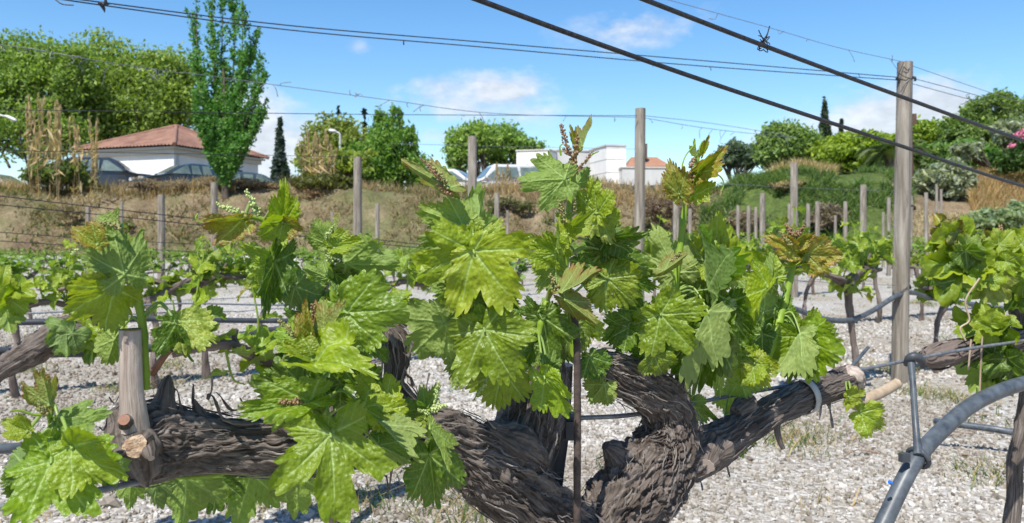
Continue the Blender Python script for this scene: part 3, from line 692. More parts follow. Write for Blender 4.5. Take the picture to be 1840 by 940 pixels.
def palm():
    d = 38.0; b = P(1600, 345, d); b[2] = float(bank_z(b[0], b[1])); rng = np.random.default_rng(3)
    root = empty('palm_tree', 'palm with arching grey green fronds behind the tall right hand post', 'tree', b)
    top = P(1602, 275, d); tw = MB()
    tw.tube(np.array([b - [0, 0, .3], (b + top) / 2, top]), np.array([.32, .28, .3]), 10, sub=3); tw.build('trunk', M['tree_bark'], root, origin=b)
    mb = MB(); L = 2.3
    s = np.linspace(0, 1, 9); path = np.stack([s * L * .75, 0 * s, .75 * s - 1.75 * s ** 2.1], -1)
    mb.tube(path, np.linspace(.03, .008, 9), 4, False, rnd=.5)
    for side in (-1, 1):
        q = np.linspace(.12, .99, 34)
        x = np.interp(q, s, path[:, 0]); z = np.interp(q, s, path[:, 2])
        ll = .55 * np.sin(q * np.pi * .85 + .35)
        base = np.stack([x, 0 * x, z], -1); tip = base + np.stack([.45 * ll, side * .75 * ll, -.45 * ll], -1)
        wv = np.stack([0 * x + .03, 0 * x, 0 * x + .01], -1)
        V = np.stack([base - wv, base + wv, tip], 1); mb.add(V.reshape(-1, 3), 3 * np.arange(len(q))[:, None] + np.array([[0, 1, 2]]), rnd=np.full(3 * len(q), .5) + np.repeat(rng.uniform(-.3, .3, len(q)), 3))
    me = mb.build('frond', M['foliage'], link=False)
    for i in range(34):
        o = bpy.data.objects.new('frond', me); COL.objects.link(o); o.parent = root
        o.location = top - b; e = rng.uniform(-1.0, .45); o.rotation_euler = (0, e, i * 2.399); o.scale = (rng.uniform(.8, 1.1),) * 3
        o.color = (.085 * rng.uniform(.8, 1.2), .11 * rng.uniform(.8, 1.2), .045, 1)
palm()

def reeds(label, pxs, d, base_y, n, seed, h0, col=(.42, .33, .20)):
    rng = np.random.default_rng(seed); cx = sum(pxs) / 2; b = P(cx, base_y, d); b[2] = float(bank_z(b[0], b[1]))
    root = empty('reed_clump', label, 'reeds', b); st, pl = MB(), MB()
    for i in range(n):
        x = rng.uniform(*pxs); dd = d + rng.uniform(-1, 1); p0 = P(x, base_y, dd); p0[2] = float(bank_z(p0[0], p0[1])) - .05
        top = P(x + rng.normal(0, 7), h0 + abs(rng.normal(0, 45)), dd + rng.normal(0, .15)); mid = (p0 + top) / 2 + rng.normal(0, .04, 3)
        pts = catmull(np.array([p0, mid, top]), 4); st.tube(pts, np.linspace(.014, .007, len(pts)), 4, False, rnd=rng.uniform(.2, .9))
        m = 40; f = rng.uniform(.78, 1.02, m); c = p0 + (top - p0) * f[:, None] + rng.normal(0, .022, (m, 3)) * np.array([1, 1, .5])
        cards(pl, c, .055, rng, 4.0, 3.0)
        m = 7; f = rng.uniform(.1, .75, m); c = p0 + (top - p0) * f[:, None] + rng.normal(0, .07, (m, 3)); cards(pl, c, .11, rng, 5.0, .9)
    for mbx, nm in ((st, 'stalk'), (pl, 'plume')):
        o = mbx.build(nm, M['foliage'], root, smooth=False, origin=b); o.color = (*col, 1); tag(o, kind='stuff')
reeds('tall dry tan reeds with feathery plumes at the left edge before the tree', (55, 112), 30.5, 330, 24, 71, 168)
reeds('shorter dry reeds with plumes just left of the red tiled house', (120, 178), 30.5, 330, 14, 72, 208)
reeds('dry tan reeds on the bank top beside the street lamp', (548, 606), 31.5, 335, 24, 73, 235)
reeds('thin dry reeds standing before the pine trees and white van', (866, 912), 33, 340, 9, 74, 288, (.40, .31, .2))

# ================================================================== BUILDINGS
def rotz(a): c, s = math.cos(a), math.sin(a); return np.array([[c, -s, 0], [s, c, 0], [0, 0, 1]])
def house():
    z0 = 2.3; A = np.array([-17.6, 42.0, z0]); u = np.array([-.94, .34, 0]); v = np.array([.34, .94, 0]); LU, LV, H = 6.0, 6.9, 3.02
    cen = A + u * LU / 2 + v * LV / 2
    root = empty('house', 'low white house with a hipped red tile roof behind the parked cars', 'house', cen)
    Rm = np.stack([u, v, [0, 0, 1]], 1)
    def bx(mb, uu, vv, zz, h, mat=0): mb.box(A + u * uu + v * vv + np.array([0, 0, zz]), h, Rm, mat)
    mb = MB(); bx(mb, LU / 2, LV / 2, H / 2, (LU / 2, LV / 2, H / 2)); mb.build('wall', M['white_wall'], root, False, cen)
    mb = MB(); bx(mb, LU / 2, LV / 2, H - .14, (LU / 2 + .14, LV / 2 + .14, .12)); bx(mb, LU / 2, LV / 2, H + .04, (LU / 2 + .3, LV / 2 + .3, .055)); mb.build('cornice', M['cream_wall'], root, False, cen)
    # hip roof of barrel tiles
    e = .45; zE = H + .11; pk = np.array([LU / 2, LV / 2, H + 1.72])
    cor = [np.array([-e, -e, zE]), np.array([LU + e, -e, zE]), np.array([LU + e, LV + e, zE]), np.array([-e, LV + e, zE])]
    roof = MB()
    for k in range(4):
        a, b = cor[k], cor[(k + 1) % 4]; L = np.linalg.norm(b - a); n = int(L / .045); m = 22
        ex = (b - a) / L; mid = (a + b) / 2; up = pk - mid; nrm = np.cross(ex, up); nrm /= np.linalg.norm(nrm); nrm = nrm if nrm[2] > 0 else -nrm
        s = np.linspace(0, 1, n + 1); t = np.linspace(0, 1, m + 1)
        S, T = np.meshgrid(s, t); hw = (1 - T)
        q = mid + ex * ((S - .5) * L)[..., None] * hw[..., None] + up * T[..., None]
        ph = (S - .5) * L * hw / .23 * np.pi
        q = q + nrm * (np.abs(np.sin(ph)) * .07 + (T * m % 1.0 < .5) * .012 + .02 * fbm(np.stack([S * 9 + k, T * 7, S * 0], -1), 2))[..., None]
        W = A + q @ np.stack([u, v, [0, 0, 1]], 0)
        i = np.arange(m)[:, None] * (n + 1) + np.arange(n)[None]
        roof.add(W.reshape(-1, 3), np.stack([i, i + 1, i + n + 2, i + n + 1], -1).reshape(-1, 4))
    roof.build('roof', M['tile'], root, True, cen)
    hp = MB()
    for c in cor: hp.tube(np.array([A + c[0] * u + c[1] * v + [0, 0, c[2] + .06], A + pk[0] * u + pk[1] * v + [0, 0, pk[2] + .05]]), .11, 8, sub=6)
    hp.build('ridge_tile', M['tile'], root, True, cen)
    ch = MB(); bx(ch, 1.0, 5.4, H + 1.0, (.22, .22, .55)); c_ = ch.build('chimney', M['white_wall'], root, False, cen)
    cp = MB(); bx(cp, 1.0, 5.4, H + 1.6, (.28, .28, .06)); cp.build('chimney_cap', M['tile'], root, False, cen)
    # window on the shaded side
    f = MB(); bx(f, -.03, 2.3, 1.35, (.05, .62, .42)); w = f.build('window', M['brown_wood'], root, False, cen)
    for vv in (2.0, 2.6):
        g = MB(); bx(g, -.085, vv, 1.35, (.01, .24, .34)); g.build('pane', M['glass'], w, False, cen)
    g = MB(); bx(g, -.02, 4.9, 1.3, (.04, .5, 1.0)); g.build('door', M['brown_wood'], root, False, cen)
    g = MB(); g.tube(np.array([A + u * -.06 + v * .25 + [0, 0, 0], A + u * -.06 + v * .25 + [0, 0, H - .3]]), .045, 8); g.build('drainpipe', M['lamp'], root, True, cen)
house()
def white_building():
    d = 70.0; z0 = 2.3
    def wx(x, dd): return (x - CX) / F_PX * dd
    def hz(y, dd): return CAMH - (y - HY) / F_PX * dd
    cen = np.array([wx(1010, d), d + 3, z0])
    root = empty('office_building', 'white flat roofed modern building with a boxy tower, behind the tall shoot tips', 'building', cen)
    def block(name, x0, x1, dd, ytop, deep, rot, mat='white_wall', yb=None):
        c0 = np.array([wx(x0, dd), dd]); w = wx(x1, dd) - wx(x0, dd); zt = hz(ytop, dd); zb = z0 if yb is None else hz(yb, dd)
        Rm = rotz(rot); mb = MB()
        ctr = np.array([c0[0], c0[1], (zt + zb) / 2]) + Rm @ np.array([w / 2, deep / 2, 0])
        mb.box(ctr, (w / 2, deep / 2, (zt - zb) / 2), Rm); return mb.build(name, M[mat], root, False, cen), Rm, ctr, w, deep, zt
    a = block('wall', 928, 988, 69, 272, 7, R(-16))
    b_ = block('wing', 983, 1087, 70.6, 270, 8, R(17), 'pale_wall')  # white wall toned down: its weaker sunlight is put into the colour
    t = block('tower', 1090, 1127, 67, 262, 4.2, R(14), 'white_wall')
    n = block('recess_shade', 1083, 1094, 70.2, 270, 3, R(0), 'tree_bark')  # dark block painted in for the shade of the recess
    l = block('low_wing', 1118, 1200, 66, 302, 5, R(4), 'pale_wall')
    for (x, y, hw, hh, dd) in [(948, 303, 3.2, 6.5, 68.35), (1152, 331, 30, 3.5, 68.6)]:
        mb = MB(); mb.box([wx(x, dd), dd, hz(y, dd)], (hw / F_PX * dd, .5, hh / F_PX * dd)); mb.build('window', M['glass'], root, False, cen)
    for (nm_, (o_b, Rm_, ctr_, w_, deep_, zt_)) in (('parapet', a), ('parapet', b_), ('parapet', t), ('parapet', l)):
        mb = MB(); mb.box([ctr_[0], ctr_[1], zt_ + .06], (w_ / 2 + .07, deep_ / 2 + .07, .06), Rm_); mb.build(nm_, M['concrete'], root, False, cen)
    Rm_, ctr_, w_, deep_, zt_ = b_[1:]
    for fx in (-.32, -.06, .2):
        mb = MB(); mb.box(ctr_ * np.array([1, 1, 0]) + Rm_ @ np.array([fx * w_, -deep_ / 2 - .01, 0]) + [0, 0, zt_ - 1.75], (.5, .03, .42), Rm_); f_ = mb.build('window', M['lamp'], root, False, cen)
        mb = MB(); mb.box(ctr_ * np.array([1, 1, 0]) + Rm_ @ np.array([fx * w_, -deep_ / 2 - .045, 0]) + [0, 0, zt_ - 1.75], (.43, .01, .35), Rm_); mb.build('pane', M['glass'], f_, False, cen)
    Rm_, ctr_, w_, deep_, zt_ = t[1:]
    for zz in (1.1, 2.2):
        mb = MB(); mb.box([ctr_[0], ctr_[1], zt_ - zz], (w_ / 2 + .015, deep_ / 2 + .015, .03), Rm_); mb.build('joint_band', M['concrete'], root, False, cen)
    mb = MB(); mb.box([wx(1153, 68), 68.2, hz(338, 68)], (3.4, .4, .25)); mb.build('base_band', M['concrete'], root, False, cen)
    root2 = empty('house', 'orange tiled roof of a house behind the low wing of the white building', 'house', [wx(1165, 80), 80, z0])
    o = [wx(1165, 80), 80, z0]; mb = MB(); mb.box([wx(1165, 80), 83, (hz(298, 80) + z0) / 2], (2.6, 3, (hz(298, 80) - z0) / 2)); mb.build('wall', M['cream_wall'], root2, False, o)
    mb = MB(); x0, x1 = wx(1126, 80), wx(1206, 80); ze, zr = hz(300, 80), hz(277, 80)
    mb.add([[x0, 79.5, ze], [x1, 79.5, ze], [x1 - .9, 83, zr], [x0 + .9, 83, zr], [x1, 87, ze], [x0, 87, ze]], [[0, 1, 2, 3], [4, 5, 3, 2]]); mb.add([[x0, 79.5, ze], [x0 + .9, 83, zr], [x0, 87, ze]], [[0, 1, 2]]); mb.add([[x1, 79.5, ze], [x1 - .9, 83, zr], [x1, 87, ze]], [[0, 2, 1]])
    mb.build('roof', M['orange_tile'], root2, False, o)
    mb = MB(); mb.box([wx(1160, 80), 81.2, hz(270, 80)], (.32, .32, .75)); mb.build('chimney', M['brown_wood'], root2, False, o)
white_building()
# pale concrete kerb on the bank top
mb = MB(); k0, k1 = P(655, 360, 31), P(765, 360, 31); mb.box((k0 + k1) / 2 + [0, 0, -.03], ((k1 - k0)[0] / 2, .25, .1)); tag(mb.build('concrete_slab', M['concrete'], smooth=False), 'long pale concrete slab lying on the bank right of the grooved post', 'slab')
# gutter along the foot of the bank
mb = MB()
gp = np.array([[x, 25.6 + .4 * math.sin(x * .2), .05] for x in np.arange(-20, 3, 1.0)])
for a, b in zip(gp[:-1], gp[1:]):
    c = (a + b) / 2; mb.box(c, (.51, .14, .09), rotz(math.atan2(b[1] - a[1], b[0] - a[0])))
tag(mb.build('stone_gutter', M['concrete'], smooth=False), kind='structure')
# street lamp
d = 45.0; b = P(611, 330, d); b[2] = 2.3; t = P(611, 243, d)
root = empty('street_lamp', 'grey street lamp rising out of the yellow green bush by the reeds', 'street lamp', b)
mb = MB(); mb.tube(np.array([b, t]), np.array([.075, .05]), 8, sub=4); mb.build('pole', M['lamp'], root, origin=b)
mb = MB(); mb.tube(np.array([t, t + [-.06, 0, .12], t + [-.3, 0, .2]]), .045, 8, sub=3); mb.build('arm', M['lamp'], root, origin=b)
mb = MB(); mb.tube(np.array([t + [-.2, 0, .19], t + [-.3, 0, .22], t + [-.55, 0, .25], t + [-.64, 0, .24]]), np.array([.05, .1, .11, .05]), 10, sub=3); mb.build('lamp_head', M['lamp'], root, origin=b)
d = 46.0; b = P(-30, 330, d); b[2] = 2.3; t = P(-8, 208, d)
root = empty('street_lamp', 'street lamp reaching in from the left edge before the broad tree', 'street lamp', b)
mb = MB(); mb.tube(np.array([b, P(-30, 214, d), P(-8, 206, d), P(8, 209, d)]), np.array([.08, .06, .05, .045]), 8, sub=4); mb.build('pole', M['lamp'], root, origin=b)
mb = MB(); mb.tube(np.array([P(6, 208, d), P(14, 210, d), P(27, 216, d), P(30, 218, d)]), np.array([.04, .09, .1, .04]), 8, sub=3); mb.build('lamp_head', M['lamp'], root, origin=b)
# brown sign panel behind the tall post
d = 33.0; b = P(1640, 350, d); b[2] = float(bank_z(b[0], b[1]))
root = empty('sign_board', 'small plain brown board on a post behind the tall right hand post', 'sign', b)
mb = MB(); c = P(1639, 214, d); mb.box(c, (.18, .02, .22)); mb.build('board', M['brown_wood'], root, False, b)
mb = MB(); mb.tube(np.array([b, c - [0, -.05, 0]]), .035, 8); mb.build('post', M['brown_wood'], root, True, b)

# ================================================================== PARKED CARS
WHEEL = None
def car(px, d, yaw, L, H, Wd, colour, label, kind='hatch', zb=None):
    global WHEEL
    cx = (px - CX) / F_PX * d; z0 = float(bank_z(cx, d)) if zb is None else zb
    root = empty('parked_car', label, 'car', (cx, d, z0), yaw, 'cars parked along the top of the bank')
    pm = paint('car_paint', colour)
    h = L / 2
    if kind == 'van':
        prof = [(-h, .35), (-h, H * .95), (-h + .12, H), (h - 1.75, H), (h - 1.35, H * .97), (h - .75, H * .60), (h - .1, H * .5), (h, H * .4), (h, .35)]
        cab = (-h + .05, h - 1.6, h - .8, .60)
    elif kind == 'suv':
        prof = [(-h, .4), (-h - .02, H * .55), (-h + .12, H * .62), (-h + .35, H * .97), (-h + .8, H), (h - 2.3, H), (h - 1.9, H * .97), (h - 1.15, H * .63), (h - .25, H * .56), (h, H * .45), (h, .38)]
        cab = (-h + .3, h - 2.1, h - 1.25, .62)
    else:
        prof = [(-h, .35), (-h, H * .52), (-h + .1, H * .62), (-h + .55, H * .9), (-h + 1.0, H * .99), (-h + 1.6, H), (h - 2.2, H * .98), (h - 1.8, H * .92), (h - 1.05, H * .62), (h - .25, H * .52), (h, H * .42), (h, .32)]
        cab = (-h + .5, h - 2.0, h - 1.15, .62)
    prof = catmull(np.array([(p[0], 0, p[1]) for p in prof]), 3)[:, [0, 2]]
    n = len(prof); mb = MB(); ys = np.array([-1, -.93, -.6, 0, .6, .93, 1]); V = []
    for yy in ys:
        for (x, z) in prof:
            w = Wd / 2 * (1 - .24 * max(0, (z - H * .58) / (H * .42))) * (1 - .10 * max(0, abs(x) - h + .5) / .5)
            e = abs(yy) > .95; zz = z - (.035 if e else 0) * (1 if z > .5 else 0)
            V.append((x * (.985 if e else 1), yy * w, zz))
    i = np.arange(len(ys) - 1)[:, None] * n + np.arange(n)[None]; j = np.arange(len(ys) - 1)[:, None] * n + (np.arange(n)[None] + 1) % n
    mb.add(V, np.stack([i, j, j + n, i + n], -1).reshape(-1, 4))
    for k in (0, len(ys) - 1):
        f = [k * n + q for q in range(n)]; c = np.mean([V[q] for q in f], 0); vv = [V[q] for q in f] + [c]
        mb.add(vv, [[q, (q + 1) % n, n] if k else [(q + 1) % n, q, n] for q in range(n)])
    mb.build('body', pm, root, True)
    zt, zb_ = H * .93, H * .64
    yw = lambda z: Wd / 2 * (1 - .24 * max(0, (z - H * .58) / (H * .42))) + .006
    x0, x1, x2, _ = cab
    for s in (-1, 1):
        cuts = np.linspace(x0 + .22, x1 + .3, 4 if kind != 'van' else 3)
        for a, b in zip(cuts[:-1], cuts[1:]):
            b2 = min(b - .06, x1 + .2); xl = x2 - .15 if b == cuts[-1] else b - .06
            V = [(a, s * yw(zb_), zb_), (xl, s * yw(zb_), zb_), (min(b2, x1), s * yw(zt), zt), (a + .1, s * yw(zt), zt)]
            m2 = MB(); m2.add(V, [[0, 1, 2, 3]]); m2.build('side_window', M['car_glass'], root, False)
        m2 = MB(); m2.box((x2 - .1, s * (Wd / 2 + .09), H * .65), (.06, .09, .06)); m2.build('mirror', pm, root, False)
    def along(z, front):
        pr = prof[(prof[:, 0] > 0) == front]; o = np.argsort(pr[:, 1]); return np.interp(z, pr[o, 1], pr[o, 0])
    for front, nm in ((True, 'windscreen'), (False, 'rear_window')):
        sgn = 1 if front else -1; V = []
        for z in (zb_ + .02, zt): V += [(along(z, front) + sgn * .02, -yw(z) * .86, z + .015), (along(z, front) + sgn * .02, yw(z) * .86, z + .015)]
        m2 = MB(); m2.add(V, [[0, 1, 3, 2]]); m2.build(nm, M['car_glass'], root, False)
    for sx, nm in ((1, 'headlight'), (-1, 'tail_light')):
        for s in (-1, 1):
            m2 = MB(); m2.box((sx * (h - .05), s * Wd * .36, H * .45), (.07, .15, .07)); m2.build(nm, M['tailglass'], root, False)
    if WHEEL is None:
        tmb = MB(); a = np.linspace(0, 2 * np.pi, 25)[:-1]
        ring = lambda r, y: np.stack([np.cos(a) * r, a * 0 + y, np.sin(a) * r], -1)
        V = np.concatenate([ring(.2, -.1), ring(.3, -.1), ring(.32, -.06), ring(.32, .06), ring(.3, .1), ring(.2, .1)]); q = np.arange(24)
        tmb.add(V, np.concatenate([np.stack([k * 24 + q, k * 24 + (q + 1) % 24, (k + 1) * 24 + (q + 1) % 24, (k + 1) * 24 + q], -1) for k in range(5)]))
        t = tmb.build('tyre', M['tyre'], link=False)
        rm = MB(); V = np.concatenate([ring(.2, -.085), [[0, -.06, 0]], ring(.2, .085), [[0, .06, 0]]])
        rm.add(V, np.concatenate([np.stack([q, (q + 1) % 24, 0 * q + 24], -1), np.stack([25 + q, 25 + (q + 1) % 24, 0 * q + 49], -1)])); WHEEL = (t, rm.build('rim', M['rim'], link=False))
    for sx in (-1, 1):
        for s in (-1, 1):
            w = bpy.data.objects.new('wheel', WHEEL[0]); COL.objects.link(w); w.parent = root; w.location = (sx * L * .31, s * (Wd / 2 - .1), .32)
            r_ = bpy.data.objects.new('rim', WHEEL[1]); COL.objects.link(r_); r_.parent = w
car(203, 38.0, R(14), 4.1, 1.74, 1.8, (.022, .028, .04), 'dark people carrier with a sloping nose parked in front of the white house wall', 'suv', 2.66)
car(322, 37.5, R(222), 3.9, 1.40, 1.70, (.03, .055, .08), 'blue grey hatchback parked below the corner of the white house', 'hatch', 2.72)
car(456, 38, R(35), 4.2, 1.42, 1.72, (.05, .075, .09), 'dark car half hidden behind the foot of the poplar', 'hatch', 2.3)
car(-8, 36, R(0), 4.3, 1.5, 1.75, (.6, .6, .6), 'pale car cut off by the left edge of the photo', 'hatch', 2.08)
car(818, 41, R(-14), 4.3, 1.5, 1.75, (.62, .63, .64), 'white car with a blue windscreen left of the grey post', 'suv', 2.62)
car(908, 41, R(196), 4.3, 1.85, 1.8, (.66, .66, .65), 'white van parked at the left end of the white building', 'van', 2.5)
car(966, 37, R(170), 4.2, 1.25, 1.72, (.28, .025, .03), 'dark red car in front of the white van', 'hatch', 1.88)
car(880, 50, R(0), 4.3, 1.5, 1.75, (.40, .05, .05), 'red car beneath the pine trees', 'hatch', 2.53)
car(1120, 44, R(5), 4.3, 1.5, 1.75, (.025, .035, .06), 'dark blue car left of the tall middle post', 'hatch', 2.08)
car(1170, 42, R(178), 4.2, 1.35, 1.75, (.05, .06, .06), 'dark green grey car right of the tall middle post', 'suv', 2.03)
car(1085, 50, R(0), 4.3, 1.5, 1.75, (.10, .11, .12), 'grey car parked against the white building', 'hatch', 2.43)
car(555, 42, R(0), 4.4, 1.45, 1.75, (.04, .055, .08), 'dark car behind the dry reeds at the street lamp', 'hatch', 2.23)

# ================================================================== POSTS
def post(px, ytop, w, label, tall=None, d=None, lean=0, mat='post', group=None, extra=None, base=None):
    H = tall or 1.67
    d = d or F_PX * (H - CAMH) / (HY - ytop)
    t = P(px, ytop, d); x = t[0]; zb = max(0, float(bank_z(x, d))) if d > 17 else 0.0
    r = w / F_PX * d / 2
    b = np.array([x - lean / F_PX * d, d, zb])
    root = empty('vine_post', label, 'post', b, 0, group or 'wooden posts of the vine rows')
    def dp(S, TH, C, RR): return 1 + .10 * fbm(np.stack([np.cos(TH) * 2 + px, np.sin(TH) * 2, S * 1.2], -1), 3) + .05 * ridged(np.stack([TH * 6 + px, S * .7, S * 0], -1), 2)
    path = np.array([b - [0, 0, .1], b + (t - b) * .3, b + (t - b) * .7, t]); mb = MB()
    mb.tube(path, np.array([r * 1.08, r * 1.02, r, r * .95]), 28 if w > 10 else 10, sub=26 if w > 14 else 5, disp=dp)
    mb.build('pole', M[mat], root, True, b)
    if extra: extra(root, b, t, r, d)
    return root
def staples(root, b, t, r, d):
    for k, (x, y) in enumerate([(1612, 145), (1641, 142), (1640, 373), (1632, 515)]):
        p = P(x, y, d - r * .3); mb = MB(); mb.tube(np.array([p + [-.006, 0, .01], p + [.004, -.012, .004], p + [.006, -.006, -.012]]), .006, 6, sub=3); mb.build('staple', M['wire'], root, True, b)
    for pts in ([(1612, 145), (1617, 128), (1624, 112)], [(1618, 166), (1628, 150), (1641, 140)], [(1624, 120), (1631, 126), (1638, 118)], [(1612, 130), (1628, 139), (1641, 142)], [(1606, 545), (1616, 528), (1632, 515)]):
        mb = MB(); mb.tube(np.array([P(x, y, d - r * (1.12 if 1613 < x < 1638 else .7)) for x, y in pts]), .0022, 5, sub=4); mb.build('tie_wire', M['wire'], root, True, b)
post(1626, 112, 27, 'tall weathered grey post at the right with wires stapled round its top', 1.67, 4.2, 10, extra=staples)
post(1151, 195, 19, 'tall grey post rising above the middle of the near vine', None, None, 4)
post(849, 245, 16, 'grey post behind the left tip of the near vine', None, None)
post(643, 282, 15, 'split grey post on the left standing before the concrete slab', None, None, 1)
post(385, 328, 12, 'grey post in front of the dry bank between the two left shoots')
post(290, 350, 12, 'grey post left of centre over the leftmost shoots', 1.35)
post(158, 372, 8, 'short grey post peeping over the leftmost shoot tip', 1.3)
post(219, 362, 5, 'thin dark stake beside the leftmost shoot tip', 1.35)
post(678, 366, 8, 'thin grey stake right of the split post', 1.35)
post(597, 381, 6, 'short thin stake left of the split post', 1.2)
post(893, 347, 10, 'thin grey post right of the near vine left tip', 1.5)
post(912, 378, 5, 'thin short stake beside the thin grey post', 1.2)
post(1000, 378, 7, 'thin stake behind the tallest central shoot', 1.25)
post(1215, 350, 12, 'bluish grey post left of the tall right shoot', 1.6)
post(1240, 375, 7, 'thin stake just right of the tall right shoot', 1.3)
SM = 'small grey stakes before the green mound'
for (x, y, w, H, l) in [(1326, 369, 6, 1.5, 'leftmost of the small stakes before the green mound'), (1345, 370, 6.5, 1.5, 'second small stake from the left before the green mound'), (1358, 372, 6, 1.45, 'small stake just left of a thicker one before the mound'),
                        (1370, 347, 10, 1.67, 'thicker grey stake before the left part of the green mound'), (1418, 366, 6, 1.45, 'small stake tucked against the tall post before the mound'), (1427, 292, 13, 1.67, 'tall grey post standing before the middle of the green mound'),
                        (1452, 366, 7, 1.5, 'small stake just right of the tall post before the mound'), (1469, 362, 8, 1.55, 'grey stake before the brown bush on the mound'), (1501, 387, 5, 1.25, 'shortest thin stake right of the brown bush'),
                        (1519, 362, 7, 1.5, 'pale stake right of the brown bush'), (1551, 332, 11, 1.67, 'grey post before the mound left of the tall right hand post'), (1587, 381, 5, 1.35, 'thin stake at the left edge of the tall right hand post'),
                        (1597, 355, 7, 1.5, 'pale stake hugging the left side of the tall right hand post'), (1637, 352, 6, 1.5, 'stake just right of the tall right hand post'), (1664, 346, 7, 1.55, 'notched grey stake on the bare field right of the post'),
                        (1683, 332, 5, 1.6, 'left of two thin stakes by the silver shrub'), (1691, 340, 5, 1.6, 'right of two thin stakes by the silver shrub'), (1735, 384, 7, 1.4, 'dark short stake at the left of the low grey shrub'), (1680, 376, 5, 1.4, 'short dark stake on the bare field behind the right vine')]:
    post(x, y, w, l, H)

# ================================================================== WIRES AND HOSES
def line3(name, label, cat, pts, rad, mat, group=None, n=10, sub=6, tufts=0, seed=0):
    """pts: (x, y, d) control points"""
    q = np.array([P(*p) for p in pts]); mb = MB(); mb.tube(q, rad, n, sub=sub)
    if tufts:
        rng = np.random.default_rng(seed); qq = catmull(q, 30)
        for k in range(tufts):
            p = qq[rng.integers(0, len(qq))]; l = rng.uniform(.015, .05) * p[1] / 4
            e = p + rng.normal(0, l * .7, 3) - [0, 0, l * .6]; mb.tube(np.array([p, (p + e) / 2 + rng.normal(0, l * .35, 3), e]), rad * .9, 4, sub=4)
    return tag(mb.build(name, mat if not isinstance(mat, str) else M[mat]), label, cat, group)
def r1(x): return rowd(x)
GW = 'trellis wires'
line3('trellis_wire', 'lower of the two thick black wires crossing the sky to the right', 'wire', [(-900, -640, r1(-900)), (0, -318, r1(0)), (500, -134, r1(500)), (860, 0, r1(860)), (1050, 70, r1(1050)), (1300, 157, r1(1300)), (1600, 256, r1(1600)), (1850, 338, r1(1850)), (2100, 405, r1(2100)), (2400, 470, r1(2400))], .0028, 'wire', GW, 12, 12)
w2 = line3('trellis_wire', 'upper of the two thick black wires, the one with the tangled tendril', 'wire', [(-900, -800, r1(-900)), (0, -450, r1(0)), (700, -180, r1(700)), (1160, 0, r1(1160)), (1380, 85, r1(1380)), (1620, 174, r1(1620)), (1840, 253, r1(1840)), (2050, 320, r1(2050)), (2400, 400, r1(2400))], .003, 'wire', GW, 12, 12)
rng = np.random.default_rng(12); mb = MB(); c = P(1372, 80, r1(1372))
for k in range(9):
    a = np.linspace(0, rng.uniform(2.5, 6), 9); r = rng.uniform(.003, .007)
    q = c + np.stack([np.cos(a + k) * r + rng.normal(0, .002), np.sin(a) * r * .8, np.sin(a + k * 2) * r + a * rng.uniform(-.002, .003)], -1); mb.tube(q, .0007, 5, sub=3)
mb.tube(np.array([c, c + [.004, 0, .010], c + [.008, 0, .024]]), .0008, 5, sub=4)
tag(mb.build('dead_tendril', M['wire']), 'curled dead tendril clinging to the upper thick wire', 'tendril')
mb = MB(); c = P(184, 5, 2.6)
for k in range(6):
    e = c + rng.normal(0, .012, 3) - [0, 0, .012]; mb.tube(np.array([c + rng.normal(0, .006, 3), (c + e) / 2, e]), np.array([.004, .006, .001]), 5, sub=3)
tag(mb.build('dead_bud', M['wire']), 'small dark withered shoot on the wires at the top left', 'dead shoot')
D2 = 4.2
line3('trellis_wire', 'upper of the paired thin wires running from the top left to the tall post', 'wire', [(60, -14, 2.3), (180, 4, 2.6), (520, 46, 3.0), (870, 76, 3.35), (1250, 108, 3.8), (1613, 139, 4.18)], .0022, 'wire', GW, 6, 8)
line3('trellis_wire', 'lower of the paired thin wires running from the top left to the tall post', 'wire', [(60, -10, 2.3), (180, 9, 2.6), (520, 54, 3.0), (870, 85, 3.35), (1250, 118, 3.8), (1613, 144, 4.18)], .0022, 'wire', GW, 6, 8, 5, 3)
line3('trellis_wire', 'thin wire meeting the very top of the tall right hand post', 'wire', [(1180, -6, 3.7), (1383, 50, 3.95), (1500, 84, 4.08), (1622, 111, 4.2)], .0016, 'wire_grey', GW, 6, 8, 6, 4)
line3('trellis_wire', 'thin wire going on from the post top down to the right', 'wire', [(1638, 118, 4.2), (1760, 160, 4.6), (1860, 192, 5.1)], .0016, 'wire_grey', GW, 6, 8)
line3('trellis_wire', 'upper thin wire leaving the tall post to the right', 'wire', [(1641, 141, 4.2), (1750, 170, 4.6), (1870, 205, 5.1)], .0018, 'wire', GW, 6, 8)
line3('trellis_wire', 'lower thin wire with scraps leaving the tall post to the right', 'wire', [(1641, 151, 4.2), (1740, 178, 4.6), (1870, 212, 5.1)], .0018, 'wire', GW, 6, 8, 8, 5)
line3('trellis_wire', 'thin wire sloping from the poplar to the tall middle post', 'wire', [(330, 130, 4.4), (490, 152, 4.7), (700, 180, 5.0), (890, 204, 5.3), (1145, 211, 5.75)], .0022, 'wire_grey', GW, 6, 8, 16, 6)
line3('trellis_wire', 'level thin dark wire crossing the sky to the tall middle post', 'wire', [(-20, 197, 3.9), (300, 201, 4.3), (700, 206, 5.0), (1145, 208, 5.75)], .0022, 'wire', GW, 6, 8)
line3('trellis_wire', 'thin wire leaving the tall middle post to the right', 'wire', [(1158, 208, 5.8), (1280, 222, 6.4), (1430, 246, 7.2)], .0022, 'wire_grey', GW, 6, 8)
line3('trellis_wire', 'second thin wire with scraps leaving the tall middle post to the right', 'wire', [(1158, 212, 5.8), (1280, 232, 6.4), (1430, 248, 7.2)], .0022, 'wire_grey', GW, 6, 8, 9, 7)
line3('trellis_wire', 'thin wire with dead scraps before the broad tree on the left', 'wire', [(-20, 78, 3.6), (70, 90, 3.7), (180, 110, 3.8), (330, 132, 4.2)], .002, 'wire_grey', GW, 6, 8, 16, 8)
